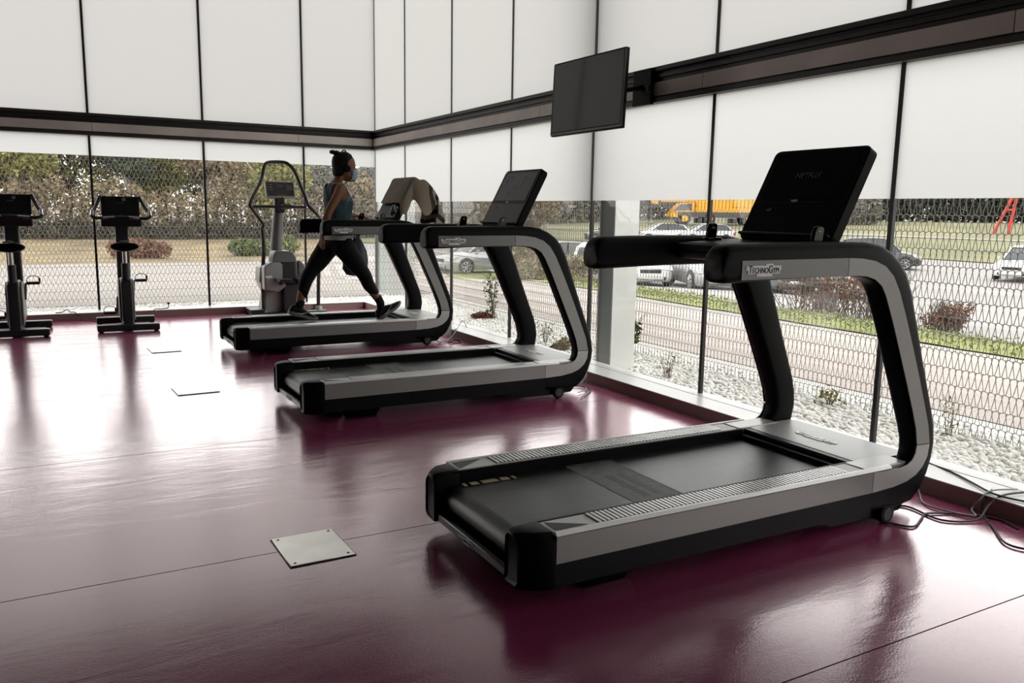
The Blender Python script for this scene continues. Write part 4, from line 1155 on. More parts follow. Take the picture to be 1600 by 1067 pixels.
# socks and shoes
def shoe_at(heel, pitch, ank, knee, y):
    sk = MB()
    a = Vector(ank) - wo; kn = Vector(knee) - wo; h = Vector(heel) - wo
    top = a + (kn - a)*.27
    ctr = h + Vector((.055*math.cos(pitch), 0, .055*math.sin(pitch))) + Vector((-.06*math.sin(pitch), 0, .06*math.cos(pitch)))
    sk.tube(smooth_path([top, a + (kn-a)*.08, ctr], 4), [.040]*3 + [.038]*3 + [.037]*3, 14).obj('sock', SOCK, woman)
    Mx = Matrix.Translation(h) @ Matrix.Rotation(-pitch, 4, 'Y')
    up = MB()
    prof = [(-.008,.030,.020,.075),(.010,.034,.018,.098),(.045,.036,.018,.105),(.085,.036,.018,.098),(.125,.038,.018,.082),(.165,.043,.018,.064),(.205,.045,.020,.052),(.238,.038,.024,.045),(.258,.022,.030,.040)]
    up.loft([[(x, w_*math.cos(a_), z0 + (z1-z0)*(0.5+0.5*math.sin(a_))) for a_ in [2*PI*k/16 for k in range(16)]] for x, w_, z0, z1 in prof])
    u = up.obj('shoe', SHOE, woman, ang=1.5); u.matrix_local = Mx
    so = MB()
    sp = [(-.016,.024,.006,.034),(.01,.038,.0,.036),(.06,.040,.0,.034),(.12,.040,.002,.031),(.18,.047,.0,.029),(.225,.044,.006,.030),(.255,.030,.016,.033),(.268,.012,.024,.035)]
    so.loft([[(x, -w_, z0), (x, w_, z0), (x, w_*1.04, (z0+z1)/2), (x, w_, z1), (x, -w_, z1), (x, -w_*1.04, (z0+z1)/2)] for x, w_, z0, z1 in sp])
    so.obj('sole', SOLE, u, ang=1.0)
    sw = MB()
    for s in (-1, 1):
        P = [(.055, s*.0445, .034), (.085, s*.046, .030), (.12, s*.0455, .045), (.165, s*.0465, .066)]
        sw.tube([Vector(p) for p in P], [.003, .008, .005, .0015], 6)
    sw.obj('side_mark', mat('mark_white', (0.45, 0.44, 0.42, 1), 0.5), u, kind='stuff')
    la = MB()
    for k in range(4):
        x = .10 + k*.022; z = .096 - k*.0125
        la.tube([(x, -.022, z - .008), (x + .004, 0, z + .003), (x, .022, z - .008)], .0022, 5)
    la.tube(smooth_path([(.095, .004, .100), (.09, -.01, .122), (.115, -.014, .128), (.13, -.02, .118)], 4), .0018, 5)
    la.tube(smooth_path([(.095, -.004, .100), (.078, .012, .118), (.07, .016, .112)], 4), .0018, 5)
    la.obj('laces', mat('lace_dark', (0.05, 0.05, 0.05, 1), 0.7), u, kind='stuff')
shoe_at((-1.832, -2.748, 0.278), -0.28, ANK_L, KNEE_L, 0)
shoe_at((-1.012, -2.912, 0.208), 0.58, ANK_R, KNEE_R, 0)

# ------------------------------------------------------------------ towel, bottle, drawstring bag
TW1 = mat('towel_tan', (0.27, 0.225, 0.17, 1), 0.95, bump=0.8, bscale=90)
TW2 = mat('towel_brown_and_shade', (0.045, 0.036, 0.030, 1), 0.95, bump=0.8, bscale=90)
TW3 = mat('towel_pale', (0.46, 0.42, 0.37, 1), 0.95, bump=0.8, bscale=90)
disp3 = [c for c in t3.children if c.name.startswith('console_display')][0]
bpy.context.view_layer.update()
tx, ty = -2.43, -2.83
def dpt(d, z):   # display-local (depth, height) to world x, z
    return (tx + 1.475 + d*math.cos(0.485) + z*math.sin(0.485), 1.150 - d*math.sin(0.485) + z*math.cos(0.485))
tprof = [dpt(-.012, z) for z in (.150, .20, .25, .30, .35, .40, .435)] + [dpt(.0, .452), dpt(.03, .455), dpt(.068, .448)]
tprof += [(-.645, 1.535), (-.600, 1.500), (-.560, 1.455), (-.525, 1.410), (-.502, 1.360), (-.492, 1.315), (-.495, 1.270), (-.505, 1.230), (-.520, 1.190), (-.535, 1.15)]
bands = [0]*10 + [0, 1, 2, 1, 2, 2, 1, 2, 1]  # topmost brown band is painted shade, the bands below are real stripes
tw = MB(); NY = 30; OV = 0.26
nr = len(tprof)
vs = []
for i, (x, z) in enumerate(tprof):
    hang = max(0, i - 10) / 9
    for j in range(NY):
        t = j/(NY-1)
        y0, y1 = -3.150, -2.640
        sq = 1 - .30*hang
        tt_ = max(0.0, (t - OV) / (1 - OV))
        y = (y0+y1)/2 + (tt_-.5)*(y1-y0)*sq - 0.05*hang
        drop = max(0.0, (OV - t) / OV) * .19 * (1 - .55*hang) * (.55 if i < 2 else 1.0) * (1 + .8*math.exp(-((i-9.8)/2.0)**2)) * (1 if i < 12 else .6)
        fold = (.004 if i < 10 else .012 + .035*hang)
        ph = 3*PI*t*1.7 + i*.12
        dx = fold*math.sin(ph) + (.03*hang*math.sin(PI*t*2.2+1))
        if i < 8: dx = -abs(.006*math.sin(9*t + i*.9)) - .001
        if t < OV: y -= .008 + .02*(OV - t)/OV*math.sin(i*.9)
        zz = z - drop + (.012*math.sin(5*t + i) if i < 1 else 0) + (-.06*hang*(1-t) + .035*hang*math.sin(PI*2*t))
        if i == 0: zz += .03*(t) 
        vs.append((x + dx, y, zz))
fs = [(i*NY+j, i*NY+j+1, (i+1)*NY+j+1, (i+1)*NY+j) for i in range(nr-1) for j in range(NY-1)]
tw.add(vs, fs)
to = tw.obj('towel', TW1, None, ang=3.0)
to.data.materials.append(TW2); to.data.materials.append(TW3)
mi_ = []
for p in to.data.polygons:
    i = int(min(p.vertices) // NY); mi_.append(bands[min(i, len(bands)-1)])
to.data.polygons.foreach_set('material_index', mi_)
sd = to.modifiers.new('thickness', 'SOLIDIFY'); sd.thickness = 0.007; sd.offset = 1
sb = to.modifiers.new('soft', 'SUBSURF'); sb.levels = 1; sb.render_levels = 1
tag(to, 'striped brown and tan towel draped over the console of the farthest treadmill', 'towel')

bt = thing('water_bottle', 'clear plastic water bottle standing on the farthest treadmill console', 'bottle', (-0.905, -3.02, 1.147))
PET = bpy.data.materials.new('bottle_plastic'); PET.use_nodes = True
pb = PET.node_tree.nodes['Principled BSDF']; pb.inputs['Base Color'].default_value = (0.62, 0.72, 0.80, 1); pb.inputs['Roughness'].default_value = 0.08; pb.inputs['Transmission Weight'].default_value = 0.85; pb.inputs['IOR'].default_value = 1.33
MB().lathe([(0, 0), (.030, 0), (.033, .006), (.033, .045), (.030, .055), (.033, .065), (.033, .095), (.026, .118), (.013, .140), (.0125, .152), (0, .152)], 20).obj('bottle_body', PET, bt, ang=0.8)
MB().lathe([(.0335, .056), (.0342, .058), (.0342, .088), (.0335, .090)], 20).obj('bottle_label', mat('label_blue', (0.10, 0.16, 0.22, 1), 0.4), bt)
MB().lathe([(0, .150), (.015, .150), (.015, .168), (0, .168)], 16).obj('cap', BLACK, bt)

bag = thing('drawstring_bag', 'navy drawstring bag hanging from the far handrail beside the woman', 'bag', (-1.12, -2.50, 0.60))
NAVY = mat('bag_navy', (0.018, 0.022, 0.045, 1), 0.55, bump=0.4, bscale=25)
rings = []
for z, r in ((0.0, .02), (.015, .085), (.07, .118), (.16, .120), (.25, .098), (.33, .060), (.375, .030), (.40, .034), (.42, .040)):
    rings.append([(r*(1+.10*math.sin(6*a + z*14))*math.cos(a) + (.03*(z/.42)), .42*r*(1+.12*math.sin(5*a))*math.sin(a), z) for a in [2*PI*k/24 for k in range(24)]])
MB().loft(rings).obj('pouch', NAVY, bag, ang=2.0)
for s in (-1, 1):
    MB().tube(smooth_path([(.03 + s*.02, -.02, .37), (.02 + s*.05, -.058, .47), (.02 + s*.06, -.058, .553), (.02 + s*.06, .0, .566), (.02 + s*.05, .060, .54), (.03 + s*.02, .06, .37)], 4), .005, 6).obj('cord', mat('cord_white', (0.65, 0.65, 0.63, 1), 0.8), bag)

# ------------------------------------------------------------------ power cables
def cable(label, pts, r=.0045, m=CABLE, plug=None):
    o = MB().tube(smooth_path(pts, 6), r, 7).obj('power_cable', m)
    tag(o, label, 'cable', 'power cables along the sills')
    if plug:
        q = MB().box((-.014, -.02, -.012), (.014, .02, .012)).obj('plug', m, o, bevel=.004); q.location = plug
    return o
cable('black cable running from under the front treadmill across the floor to the right sill', [(-.62,-8.08,.03),(-.56,-8.14,.006),(-.509,-8.19,.006),(-.526,-8.35,.006),(-.405,-8.425,.010),(-.30,-8.41,.05),(-.22,-8.42,.087),(-.05,-8.45,.087)])
cable('black cable looping beside the front wheel of the front treadmill', [(-.80,-8.22,.02),(-.748,-8.285,.006),(-.70,-8.345,.006),(-.586,-8.302,.006),(-.505,-8.276,.006),(-.36,-8.36,.006),(-.30,-8.46,.006),(-.33,-8.56,.006)])
cable('grey cable hanging over the right sill in front of the front treadmill', [(-.16,-8.00,.086),(-.25,-8.03,.088),(-.275,-8.06,.05),(-.31,-8.10,.007),(-.418,-8.216,.007),(-.374,-8.392,.012),(-.30,-8.34,.012),(-.276,-8.36,.06),(-.22,-8.37,.092),(-.08,-8.40,.086)], .004, CABLEG)
cable('black cable lying on the right sill with a raised loop beside the front treadmill', [(-.02,-7.80,.10),(-.06,-7.86,.16),(-.05,-7.93,.085),(-.10,-8.10,.085),(-.17,-8.25,.086),(-.24,-8.40,.088),(-.20,-8.52,.086),(-.10,-8.62,.086)])
cable('black cable coil on the floor at the right edge of the photo', [(-.20,-8.36,.090),(-.27,-8.37,.06),(-.30,-8.39,.007),(-.42,-8.51,.007),(-.53,-8.62,.007),(-.52,-8.70,.007),(-.45,-8.78,.007)])
cable('thin cable loop on the floor beside the middle treadmill wheel', [(-.60,-5.45,.02),(-.44,-5.42,.006),(-.381,-5.47,.006),(-.40,-5.58,.006),(-.50,-5.70,.006),(-.62,-5.78,.006)], .0035)
cable('second thin cable loop inside the first, beside the middle treadmill wheel', [(-.58,-5.48,.012),(-.45,-5.46,.014),(-.415,-5.52,.014),(-.46,-5.615,.014),(-.56,-5.66,.010)], .0035, CABLEG)
cable('pale cable arching over the right sill beside the farthest treadmill', [(-.50,-3.15,.012),(-.38,-3.10,.010),(-.29,-3.05,.06),(-.22,-2.98,.10),(-.16,-2.90,.13),(-.12,-2.90,.15),(-.10,-2.93,.086)], .0045, CABLEG)
cable('dark tangle of cable on the floor beside the farthest treadmill wheel', [(-.55,-3.20,.012),(-.44,-3.25,.006),(-.33,-3.12,.006),(-.30,-3.22,.006),(-.40,-3.33,.006),(-.45,-3.25,.012),(-.33,-3.05,.02),(-.29,-3.02,.07),(-.24,-2.98,.088)], .0045)
cable('black cable lying on the left sill right of the second exercise bike', [(-2.86,-.42,.006),(-2.79,-.35,.02),(-2.74,-.27,.088),(-2.66,-.20,.087),(-2.58,-.12,.087),(-2.57,-.09,.12)], .005, CABLE, (-2.57,-.09,.135))
cable('thin black cable on the left sill between the two exercise bikes', [(-3.72,-.20,.086),(-3.66,-.16,.087),(-3.61,-.15,.11),(-3.58,-.18,.087),(-3.54,-.25,.09),(-3.50,-.275,.05),(-3.42,-.36,.007),(-3.30,-.46,.007)], .005)

# ------------------------------------------------------------------ parked cars (local: +x = front)
TYRE = mat('tyre', (0.015, 0.015, 0.015, 1), 0.8)
RIM = mat('rim', (0.45, 0.45, 0.46, 1), 0.3, metal=0.7)
CGL = mat('car_glass', (0.02, 0.025, 0.03, 1), 0.06, spec=0.7)
LAMP = mat('lamp_clear', (0.55, 0.57, 0.58, 1), 0.1, spec=0.7)
TAIL = mat('lamp_red', (0.45, 0.015, 0.012, 1), 0.2)
GRILL = mat('grille_black', (0.010, 0.010, 0.010, 1), 0.4)
def car(label, x, y, rz, paint, L=4.25, Wd=1.76, H=1.46, kind='hatch', group='cars parked outside the right glass wall'):
    c = thing('car', label, 'car', (x, y, hgt(x, y)), rz, group)
    hw = Wd/2; f = L/2
    # lower body: stations front to rear: x, bottom z, shoulder z, half width
    st = [(f, .30, .52, .55*hw), (f-.05, .24, .66, .78*hw), (f-.22, .20, .74, .93*hw), (f-.8, .19, .86, hw), (f-1.25, .19, .93, hw), (0, .19, .95, hw), (-f+.9, .19, .97, hw), (-f+.25, .21, .96, .95*hw), (-f+.06, .26, .90, .82*hw), (-f, .32, .70, .66*hw)]
    rings = []
    for sx, z0, z1, w_ in st:
        rings.append([(sx, -w_*.92, z0), (sx, -w_, z0+.12), (sx, -w_*1.0, (z0+z1)/2+.05), (sx, -w_*.965, z1-.06), (sx, -w_*.88, z1), (sx, 0, z1+.03), (sx, w_*.88, z1), (sx, w_*.965, z1-.06), (sx, w_, (z0+z1)/2+.05), (sx, w_, z0+.12), (sx, w_*.92, z0)])
    b = MB().loft(rings).obj('body', paint, c, ang=0.9)
    back = -f + (.22 if kind != 'sedan' else .75)
    def gh(k, dz, e):
        out = []
        for sx, z1, w_ in ((f-1.05, .93, .80*hw), (f-1.75, H-.06, .66*hw), (f-2.0, H-.005, .66*hw), (0-.25, H, .68*hw), (back+.75, H-.04, .66*hw), (back+.35, H-.14, .66*hw), (back, .95, .78*hw)):
            out.append([(sx, -w_-.06*hw*(z1 > 1.0), .90), (sx, -w_, z1-.03), (sx, -w_*.8, z1), (sx, w_*.8, z1), (sx, w_, z1-.03), (sx, w_+.06*hw*(z1 > 1.0), .90)])
        return out
    G = MB().loft(gh(1, 0, 0)).obj('glasshouse', CGL, c, ang=0.8)
    # roof skin and pillars
    MB().loft([[(sx, -w_, z), (sx, w_, z), (sx, w_*.9, z+.03), (sx, -w_*.9, z+.03)] for sx, z, w_ in ((f-1.72, H-.075, .65*hw), (f-2.0, H-.02, .68*hw), (-.25, H-.012, .70*hw), (back+.75, H-.055, .68*hw), (back+.38, H-.14, .66*hw))]).obj('roof', paint, c, ang=0.9)
    for s in (-1, 1):
        MB().tube([(f-1.05, s*.80*hw, .94), (f-1.75, s*.675*hw, H-.06)], .035, 6).obj('pillar', paint, c)
        MB().tube([(f-2.35, s*.80*hw, .93), (f-2.45, s*.685*hw, H-.04)], .03, 6).obj('pillar', paint if kind == 'x' else GRILL, c)
        MB().tube([(back+.02, s*.79*hw, .94), (back+.42, s*.67*hw, H-.12)], .06, 6).obj('pillar', paint, c)
        m_ = MB().box((f-1.42, s*(hw+.01)-.06, .92), (f-1.30, s*(hw+.10)-.02, 1.03)).obj('mirror', paint, c, bevel=.03)
        MB().prism([(f-.10, .60), (f-.34, .62), (f-.52, .76), (f-.28, .74)], s*.60*hw if s > 0 else -.955*hw, .955*hw if s > 0 else -.60*hw, 'y').obj('headlight', LAMP, c, bevel=.02)
        MB().box((-f-.0, s*.74*hw-.16, .66), (-f+.20, s*.74*hw+.16, .84)).obj('tail_light', TAIL, c, bevel=.03)
        for wx in (f-.82, -f+.80):
            Wl = MB(); Wl.lathe([(0, -.10), (.22, -.10), (.30, -.09), (.315, -.05), (.315, .05), (.30, .09), (.22, .10), (0, .10)], 24)
            wo_ = Wl.obj('wheel', TYRE, c); wo_.rotation_euler = (PI/2, 0, 0); wo_.location = (wx, s*(hw-.09), .315)
            R_ = MB()
            R_.lathe([(.0, 0), (.06, 0), (.06, .02), (0, .02)], 12)
            for k in range(7):
                a = 2*PI*k/7
                R_.tube([(.04*math.cos(a), .04*math.sin(a), .01), (.21*math.cos(a), .21*math.sin(a), .0)], .026, 5)
            R_.tube([(.215*math.cos(a), .215*math.sin(a), 0) for a in [2*PI*k/24 for k in range(25)]], .018, 5)
            ro = R_.obj('rim', RIM, wo_, kind='stuff'); ro.location = (0, 0, -.104 if s > 0 else .104)
            ac = MB().lathe([(.30, -.005), (.38, -.005), (.38, .005), (.30, .005)], 20).obj('wheel_arch', GRILL, c)
            ac.rotation_euler = (PI/2, 0, 0); ac.location = (wx, s*(hw+.004), .33)
    MB().box((f-.06, -.44*hw, .50), (f+.005, .44*hw, .64)).obj('grille', GRILL, c, bevel=.02)
    MB().box((f-.09, -.62*hw, .27), (f-.005, .62*hw, .40)).obj('lower_intake', GRILL, c, bevel=.02)
    MB().box((f-.02, -.26, .42), (f+.012, .26, .50)).obj('number_plate', mat('plate_white', (0.7, 0.7, 0.68, 1), 0.5), c)
    MB().box((-f-.012, -.26, .62), (-f+.02, .26, .72)).obj('number_plate', MATS['plate_white'], c)
    return c
CWH = mat('paint_white', (0.72, 0.72, 0.70, 1), 0.25, coat=0.6)
CSI = mat('paint_silver', (0.42, 0.43, 0.44, 1), 0.28, metal=0.5, coat=0.5)
CBK = mat('paint_black', (0.018, 0.020, 0.024, 1), 0.2, coat=0.8)
CGR = mat('paint_grey', (0.10, 0.105, 0.115, 1), 0.25, coat=0.7)
car('white car at the right edge of the parking lot, seen from its front corner', 36.0, 11.6, math.radians(192), CWH, 4.5, 1.8, 1.55)
car('black car seen from the side behind the upper right glass mullion', 35.4, 19.4, math.radians(-50), CBK, 4.5, 1.85, 1.62)
car('white car facing the fence just right of the white column', 15.3, 14.3, math.radians(246), CWH, 4.2, 1.75, 1.45)
car('silver car facing the fence, second to the right of the white column', 16.4, 11.9, math.radians(246), CSI, 4.2, 1.75, 1.45)
car('dark grey car facing the fence behind the far leg of the front treadmill', 17.8, 10.1, math.radians(244), CGR, 4.2, 1.75, 1.45)
car('white car with black grille behind the red-leaved bush', 19.3, 8.4, math.radians(238), CWH, 4.3, 1.78, 1.45)
car('silver car seen from the side left of the middle treadmill far leg', 12.6, 21.6, math.radians(184), CSI, 4.3, 1.75, 1.46)
car('dark grey car between the legs of the middle treadmill', 13.6, 17.6, math.radians(200), CGR, 4.3, 1.75, 1.44)
car('white car with a red tail light beside the middle treadmill near leg', 14.3, 15.4, math.radians(50), CWH, 4.3, 1.76, 1.46)
car('distant white car whose roof shows above the front treadmill far handrail', 37.0, 39.5, math.radians(160), CWH, group='distant cars by the field')
car('distant silver car to the right of the distant white one, above the handrail lever', 39.6, 37.6, math.radians(160), CSI, group='distant cars by the field')
car('distant grey car showing between column and fence, left of the distant white car', 33.6, 41.2, math.radians(150), CGR, group='distant cars by the field')

# ------------------------------------------------------------------ yellow crane truck, red frame, barrier
YEL = mat('crane_yellow', (0.72, 0.33, 0.012, 1), 0.4)
YD = mat('crane_dark', (0.06, 0.06, 0.065, 1), 0.6)
cx_, cy_2 = 56.0, 53.6
cr = thing('crane_truck', 'yellow mobile crane truck parked far beyond the lot', 'truck', (cx_, cy_2, hgt(cx_, cy_2)), math.radians(151))
MB().box((-5.2, -1.25, .75), (4.6, 1.25, 1.25)).obj('chassis', YD, cr, bevel=.05)
MB().prism([(4.0, .7), (5.3, .75), (5.2, 1.25), (4.3, 2.15), (2.9, 2.25), (2.9, .9)], -1.2, 1.2, 'y').obj('driver_cab', YEL, cr, bevel=.06)
MB().prism([(5.04, 1.4), (4.38, 2.05), (3.2, 2.12), (3.2, 1.45)], -1.22, 1.22, 'y').obj('cab_window', CGL, cr)
MB().box((-4.9, -1.2, 1.25), (2.8, 1.2, 1.75)).obj('deck', YEL, cr, bevel=.05)
MB().prism([(-4.6, 1.75), (-4.8, 2.7), (-2.6, 2.8), (-1.0, 2.3), (-1.0, 1.75)], -1.15, 1.15, 'y').obj('counterweight', YEL, cr, bevel=.06)
MB().box((-1.0, -.9, 1.75), (2.7, .9, 2.32)).obj('machinery_housing', YEL, cr, bevel=.04)
MB().prism([(-0.9, 1.75), (-0.7, 2.6), (0.7, 2.6), (1.0, 1.75)], -1.1, -.3, 'y').obj('operator_cab', CGL, cr, bevel=.06)
MB().box((-4.4, -.35, 2.30), (6.2, .35, 2.95), rot=(0, .01, 0)).obj('boom', YEL, cr, bevel=.04)
MB().box((2.0, -.28, 2.38), (6.9, .28, 2.88), rot=(0, .01, 0)).obj('boom_extension', YEL, cr, bevel=.03)
MB().prism([(6.4, 2.0), (7.1, 2.1), (7.3, 2.95), (6.4, 2.95)], -.3, .3, 'y').obj('boom_head', YEL, cr, bevel=.03)
for wx in (3.9, 1.4, -2.6, -4.1):
    for s in (-1, 1):
        Wl = MB().lathe([(0, -.2), (.5, -.2), (.62, -.14), (.62, .14), (.5, .2), (0, .2)], 20).obj('wheel', TYRE, cr)
        Wl.rotation_euler = (PI/2, 0, 0); Wl.location = (wx, s*1.1, .62)
        h2 = MB().lathe([(0, -.03), (.30, -.03), (.33, .0), (.30, .03), (0, .03)], 14).obj('hub', YEL, Wl); h2.location = (0, 0, -.2 if s > 0 else .2)
for ox in (2.3, -1.2):
    MB().box((ox-.15, -1.3, .2), (ox+.15, 1.3, .7)).obj('outrigger', YD, cr, bevel=.03)
REDP = mat('red_paint', (0.62, 0.035, 0.02, 1), 0.4)
rf = thing('red_frame', 'tall red A-shaped steel frame on the far field near the right photo edge', 'frame', (67.5, 31.0, hgt(67.5, 31.0)), math.radians(-60))
for s in (-1, 1):
    MB().tube([(s*.55 - .55, 0, 0), (0.12*s + .25, 0, 3.3)], .12, 8).obj('leg', REDP, rf)
MB().tube([(-.35, 0, 2.0), (.32, 0, 2.0)], .08, 8).obj('cross_tie', REDP, rf)
MB().box((.05, -.18, 3.2), (.45, .18, 3.5)).obj('head_plate', REDP, rf, bevel=.03)
bb = thing('barrier', 'short red bar leaning above the red-leaved bush', 'barrier', (9.0, -0.6, hgt(9.0, -0.6)), math.radians(-60))
MB().tube([(0, 0, 0), (0, 0, .62)], .035, 8).obj('post', mat('barrier_grey', (0.4, 0.4, 0.4, 1), 0.5), bb)
MB().box((-.62, -.02, .40), (.42, .02, .49), rot=(0, .78, 0)).obj('red_bar', REDP, bb, bevel=.005)

# ------------------------------------------------------------------ vegetation
def leaves_np(centres, radii, n, size, flat=1.0):
    """random leaf cards inside ellipsoids"""
    k = RNG.integers(0, len(centres), n)
    d = RNG.normal(0, 1, (n, 3)); d /= np.linalg.norm(d, axis=1)[:, None]
    r = RNG.uniform(0.35, 1.0, n) ** 0.6
    C = np.array(centres)[k] + d * r[:, None] * np.array(radii)[k]
    a = RNG.normal(0, 1, (n, 3)); a /= np.linalg.norm(a, axis=1)[:, None]
    b = np.cross(a, RNG.normal(0, 1, (n, 3))); b /= np.linalg.norm(b, axis=1)[:, None]
    s = size * RNG.uniform(.6, 1.4, n)[:, None]
    v = np.stack([C - a*s, C + b*s*.45, C + a*s, C - b*s*.45], 1)
    f = np.arange(n*4).reshape(n, 4)
    return v.reshape(-1, 3), f
def twigs(mb, base, h, n, spread, r0, rng, sub=3, lean=0.0):
    for k in range(n):
        a = rng.uniform(0, 2*PI); s = rng.uniform(.3, 1)*spread
        b0 = base
        base = Vector(b0) + Vector((rng.uniform(-1, 1)*lean*spread, rng.uniform(-1, 1)*lean*spread, 0))
        tip = base + Vector((math.cos(a)*s*(1-lean*.6), math.sin(a)*s*(1-lean*.6), h*rng.uniform(.65, 1)))
        m_ = Vector(base).lerp(tip, .5) + Vector((rng.uniform(-1, 1)*.12*spread, rng.uniform(-1, 1)*.12*spread, .06*h))
        mb.tube([base, m_, tip], [r0, r0*.7, r0*.3], 4)
        for q in range(sub):
            t = rng.uniform(.35, .9); p = m_.lerp(tip, t) if t > .5 else Vector(base).lerp(m_, t*2)
            aa = a + rng.uniform(-1.2, 1.2); l = h*rng.uniform(.15, .35)
            mb.tube([p, p + Vector((math.cos(aa)*l*.6, math.sin(aa)*l*.6, l*.7))], [r0*.45, r0*.2], 3)
        base = b0
LEAF = {
 'olive': random_mat('leaf_olive', [(0.139, 0.139, 0.042, 1), (0.251, 0.241, 0.065, 1), (0.371, 0.352, 0.093, 1)], .8),
 'dark': random_mat('leaf_dark', [(0.030, 0.040, 0.025, 1), (0.065, 0.08, 0.045, 1), (0.10, 0.115, 0.07, 1)], .8),
 'brown': random_mat('leaf_brown', [(0.151, 0.110, 0.062, 1), (0.241, 0.186, 0.106, 1), (0.302, 0.248, 0.142, 1)], .9),
 'grey': random_mat('leaf_grey', [(0.120, 0.116, 0.095, 1), (0.189, 0.181, 0.147, 1), (0.258, 0.240, 0.198, 1)], .9),
 'verge': random_mat('leaf_verge', [(0.12, 0.15, 0.035, 1), (0.20, 0.22, 0.06, 1), (0.27, 0.27, 0.09, 1)], .9),
 'hedge': random_mat('leaf_hedge', [(0.035, 0.030, 0.020, 1), (0.075, 0.060, 0.042, 1), (0.06, 0.065, 0.035, 1)], .9),
 'black': random_mat('leaf_black', [(0.016, 0.020, 0.013, 1), (0.035, 0.040, 0.026, 1), (0.055, 0.06, 0.04, 1)], .8),
 'red': random_mat('leaf_red', [(0.12, 0.05, 0.03, 1), (0.25, 0.105, 0.06, 1), (0.18, 0.13, 0.08, 1)], .8),
 'straw': random_mat('leaf_straw', [(0.252, 0.198, 0.096, 1), (0.312, 0.264, 0.144, 1), (0.180, 0.150, 0.060, 1)], .9),
 'green': random_mat('leaf_green', [(0.05, 0.085, 0.025, 1), (0.10, 0.14, 0.04, 1), (0.20, 0.22, 0.07, 1)], .8)}
BARK = mat('bark_pale', (0.42, 0.38, 0.33, 1), 0.9, vary=0.3, vscale=6)
BARKD = mat('bark_dark', (0.12, 0.095, 0.075, 1), 0.9)
def tree(label, x, y, h, w_, kind, n, size, bark, cat='tree', group=None, trunk=.12, base=.25, name='tree'):
    z = hgt(x, y)
    t = thing(name, label, cat, (x, y, z), 0, group)
    rng = random.Random(int(x*31 + y*17))
    mb = MB()
    top = (rng.uniform(-.3, .3), rng.uniform(-.3, .3), h*.8)
    mb.tube(smooth_path([(0, 0, -.1), (rng.uniform(-.15, .15), rng.uniform(-.15, .15), h*.35), top], 3), [trunk, trunk*.95, trunk*.9, trunk*.75, trunk*.6, trunk*.45, trunk*.3], 7)
    twigs(mb, (0, 0, h*.3), h*.65, 9, w_*.75, trunk*.42, rng, 4)
    mb.obj('trunk', bark, t)
    cs, rs = [], []
    for k in range(9):
        a = rng.uniform(0, 2*PI); q = rng.uniform(.1, .7)*w_
        cs.append((math.cos(a)*q, math.sin(a)*q, h*rng.uniform(base + .1, .86))); r = rng.uniform(.35, .6)*w_
        rs.append((r, r, r*.8))
    v, f = leaves_np(cs, rs, n, size)
    np_obj('crown', v, f, LEAF[kind], t, 'stuff')
    return t
# left side: thicket of trees behind the field
LT = [(-13.5, 56, 9.5, 4.2, 'brown', 'tall brown thicket tree, far left behind the leftmost bike', .16, BARKD),
 (-9.0, 59, 9.0, 4.0, 'brown', 'brown leafless-looking tree behind the left edge bike console', .15, BARK),
 (-5.6, 56.5, 9.2, 3.8, 'olive', 'olive tree with a white trunk at the upper left window corner', .22, BARK),
 (-2.4, 60, 9.0, 4.2, 'brown', 'brown tree between the two exercise bike consoles', .15, BARKD),
 (0.6, 61, 9.4, 4.0, 'olive', 'yellow-green tree just left of the second bike console', .15, BARK),
 (1.4, 55, 8.6, 2.6, 'dark', 'dark green conical evergreen above the second bike console', .18, BARK),
 (4.5, 62, 6.4, 3.2, 'olive', 'low yellow-green tree right of the dark evergreen', .15, BARKD),
 (6.9, 57, 8.2, 3.6, 'brown', 'brown tree with olive top in the middle of the second window bay', .16, BARK),
 (9.6, 60, 8.6, 4.0, 'olive', 'olive-brown tree near the second left wall mullion', .16, BARKD),
 (11.2, 53, 7.6, 3.2, 'olive', 'pale-trunked olive tree just right of the second left wall mullion', .20, BARK),
 (14.0, 57, 7.6, 3.8, 'grey', 'grey bare tree behind the stepper handrail', .16, BARK),
 (17.2, 55, 7.2, 3.6, 'grey', 'grey-green tree behind the stepper console', .16, BARKD),
 (20.0, 57, 6.8, 3.4, 'olive', 'olive tree behind the walking woman back', .16, BARKD),
 (23.0, 54, 6.6, 3.4, 'grey', 'grey tree in front of the walking woman face', .16, BARK)]
for (x, y, h, w_, k, lb, tr_, bk) in LT:
    tree(lb, x, y, h if x < 10 else h*.86, w_, k, 5200, .19, bk, group='trees behind the left field', trunk=tr_)
def hedge(name, label, x0, y0, x1, y1, h, w_, kind, n, size, cat='hedge'):
    xm, ym = (x0+x1)/2, (y0+y1)/2
    t = thing(name, label, cat, (xm, ym, 0))
    L_ = math.hypot(x1-x0, y1-y0); m_ = max(3, int(L_/1.2))
    cs = []; rs = []
    mb = MB()
    for k in range(m_):
        q = (k+.5)/m_; x = x0+(x1-x0)*q; y = y0+(y1-y0)*q
        hh = h*random.uniform(.8, 1.12)
        cs.append((x-xm, y-ym, hgt(x, y)+hh*.5)); rs.append((max(.8, L_/m_*.8), w_, hh*.55))
        mb.tube([(x-xm, y-ym, hgt(x, y)-.05), (x-xm, y-ym, hgt(x, y)+hh*.6)], .06, 5)
    v, f = leaves_np(cs, rs, n, size)
    mb.obj('stems', BARKD, t, kind='stuff')
    np_obj('foliage', v, f, LEAF[kind], t, 'stuff')
    return t
hedge('hedge', 'low dark brown hedge line behind the dry grass on the left', -14, 52.0, 24, 50.5, 1.3, .9, 'hedge', 10000, .13)
hedge('hedge', 'grey-brown brush behind the low hedge on the left', -16, 54.0, 26, 52.5, 3.8, 1.6, 'brown', 22000, .17)
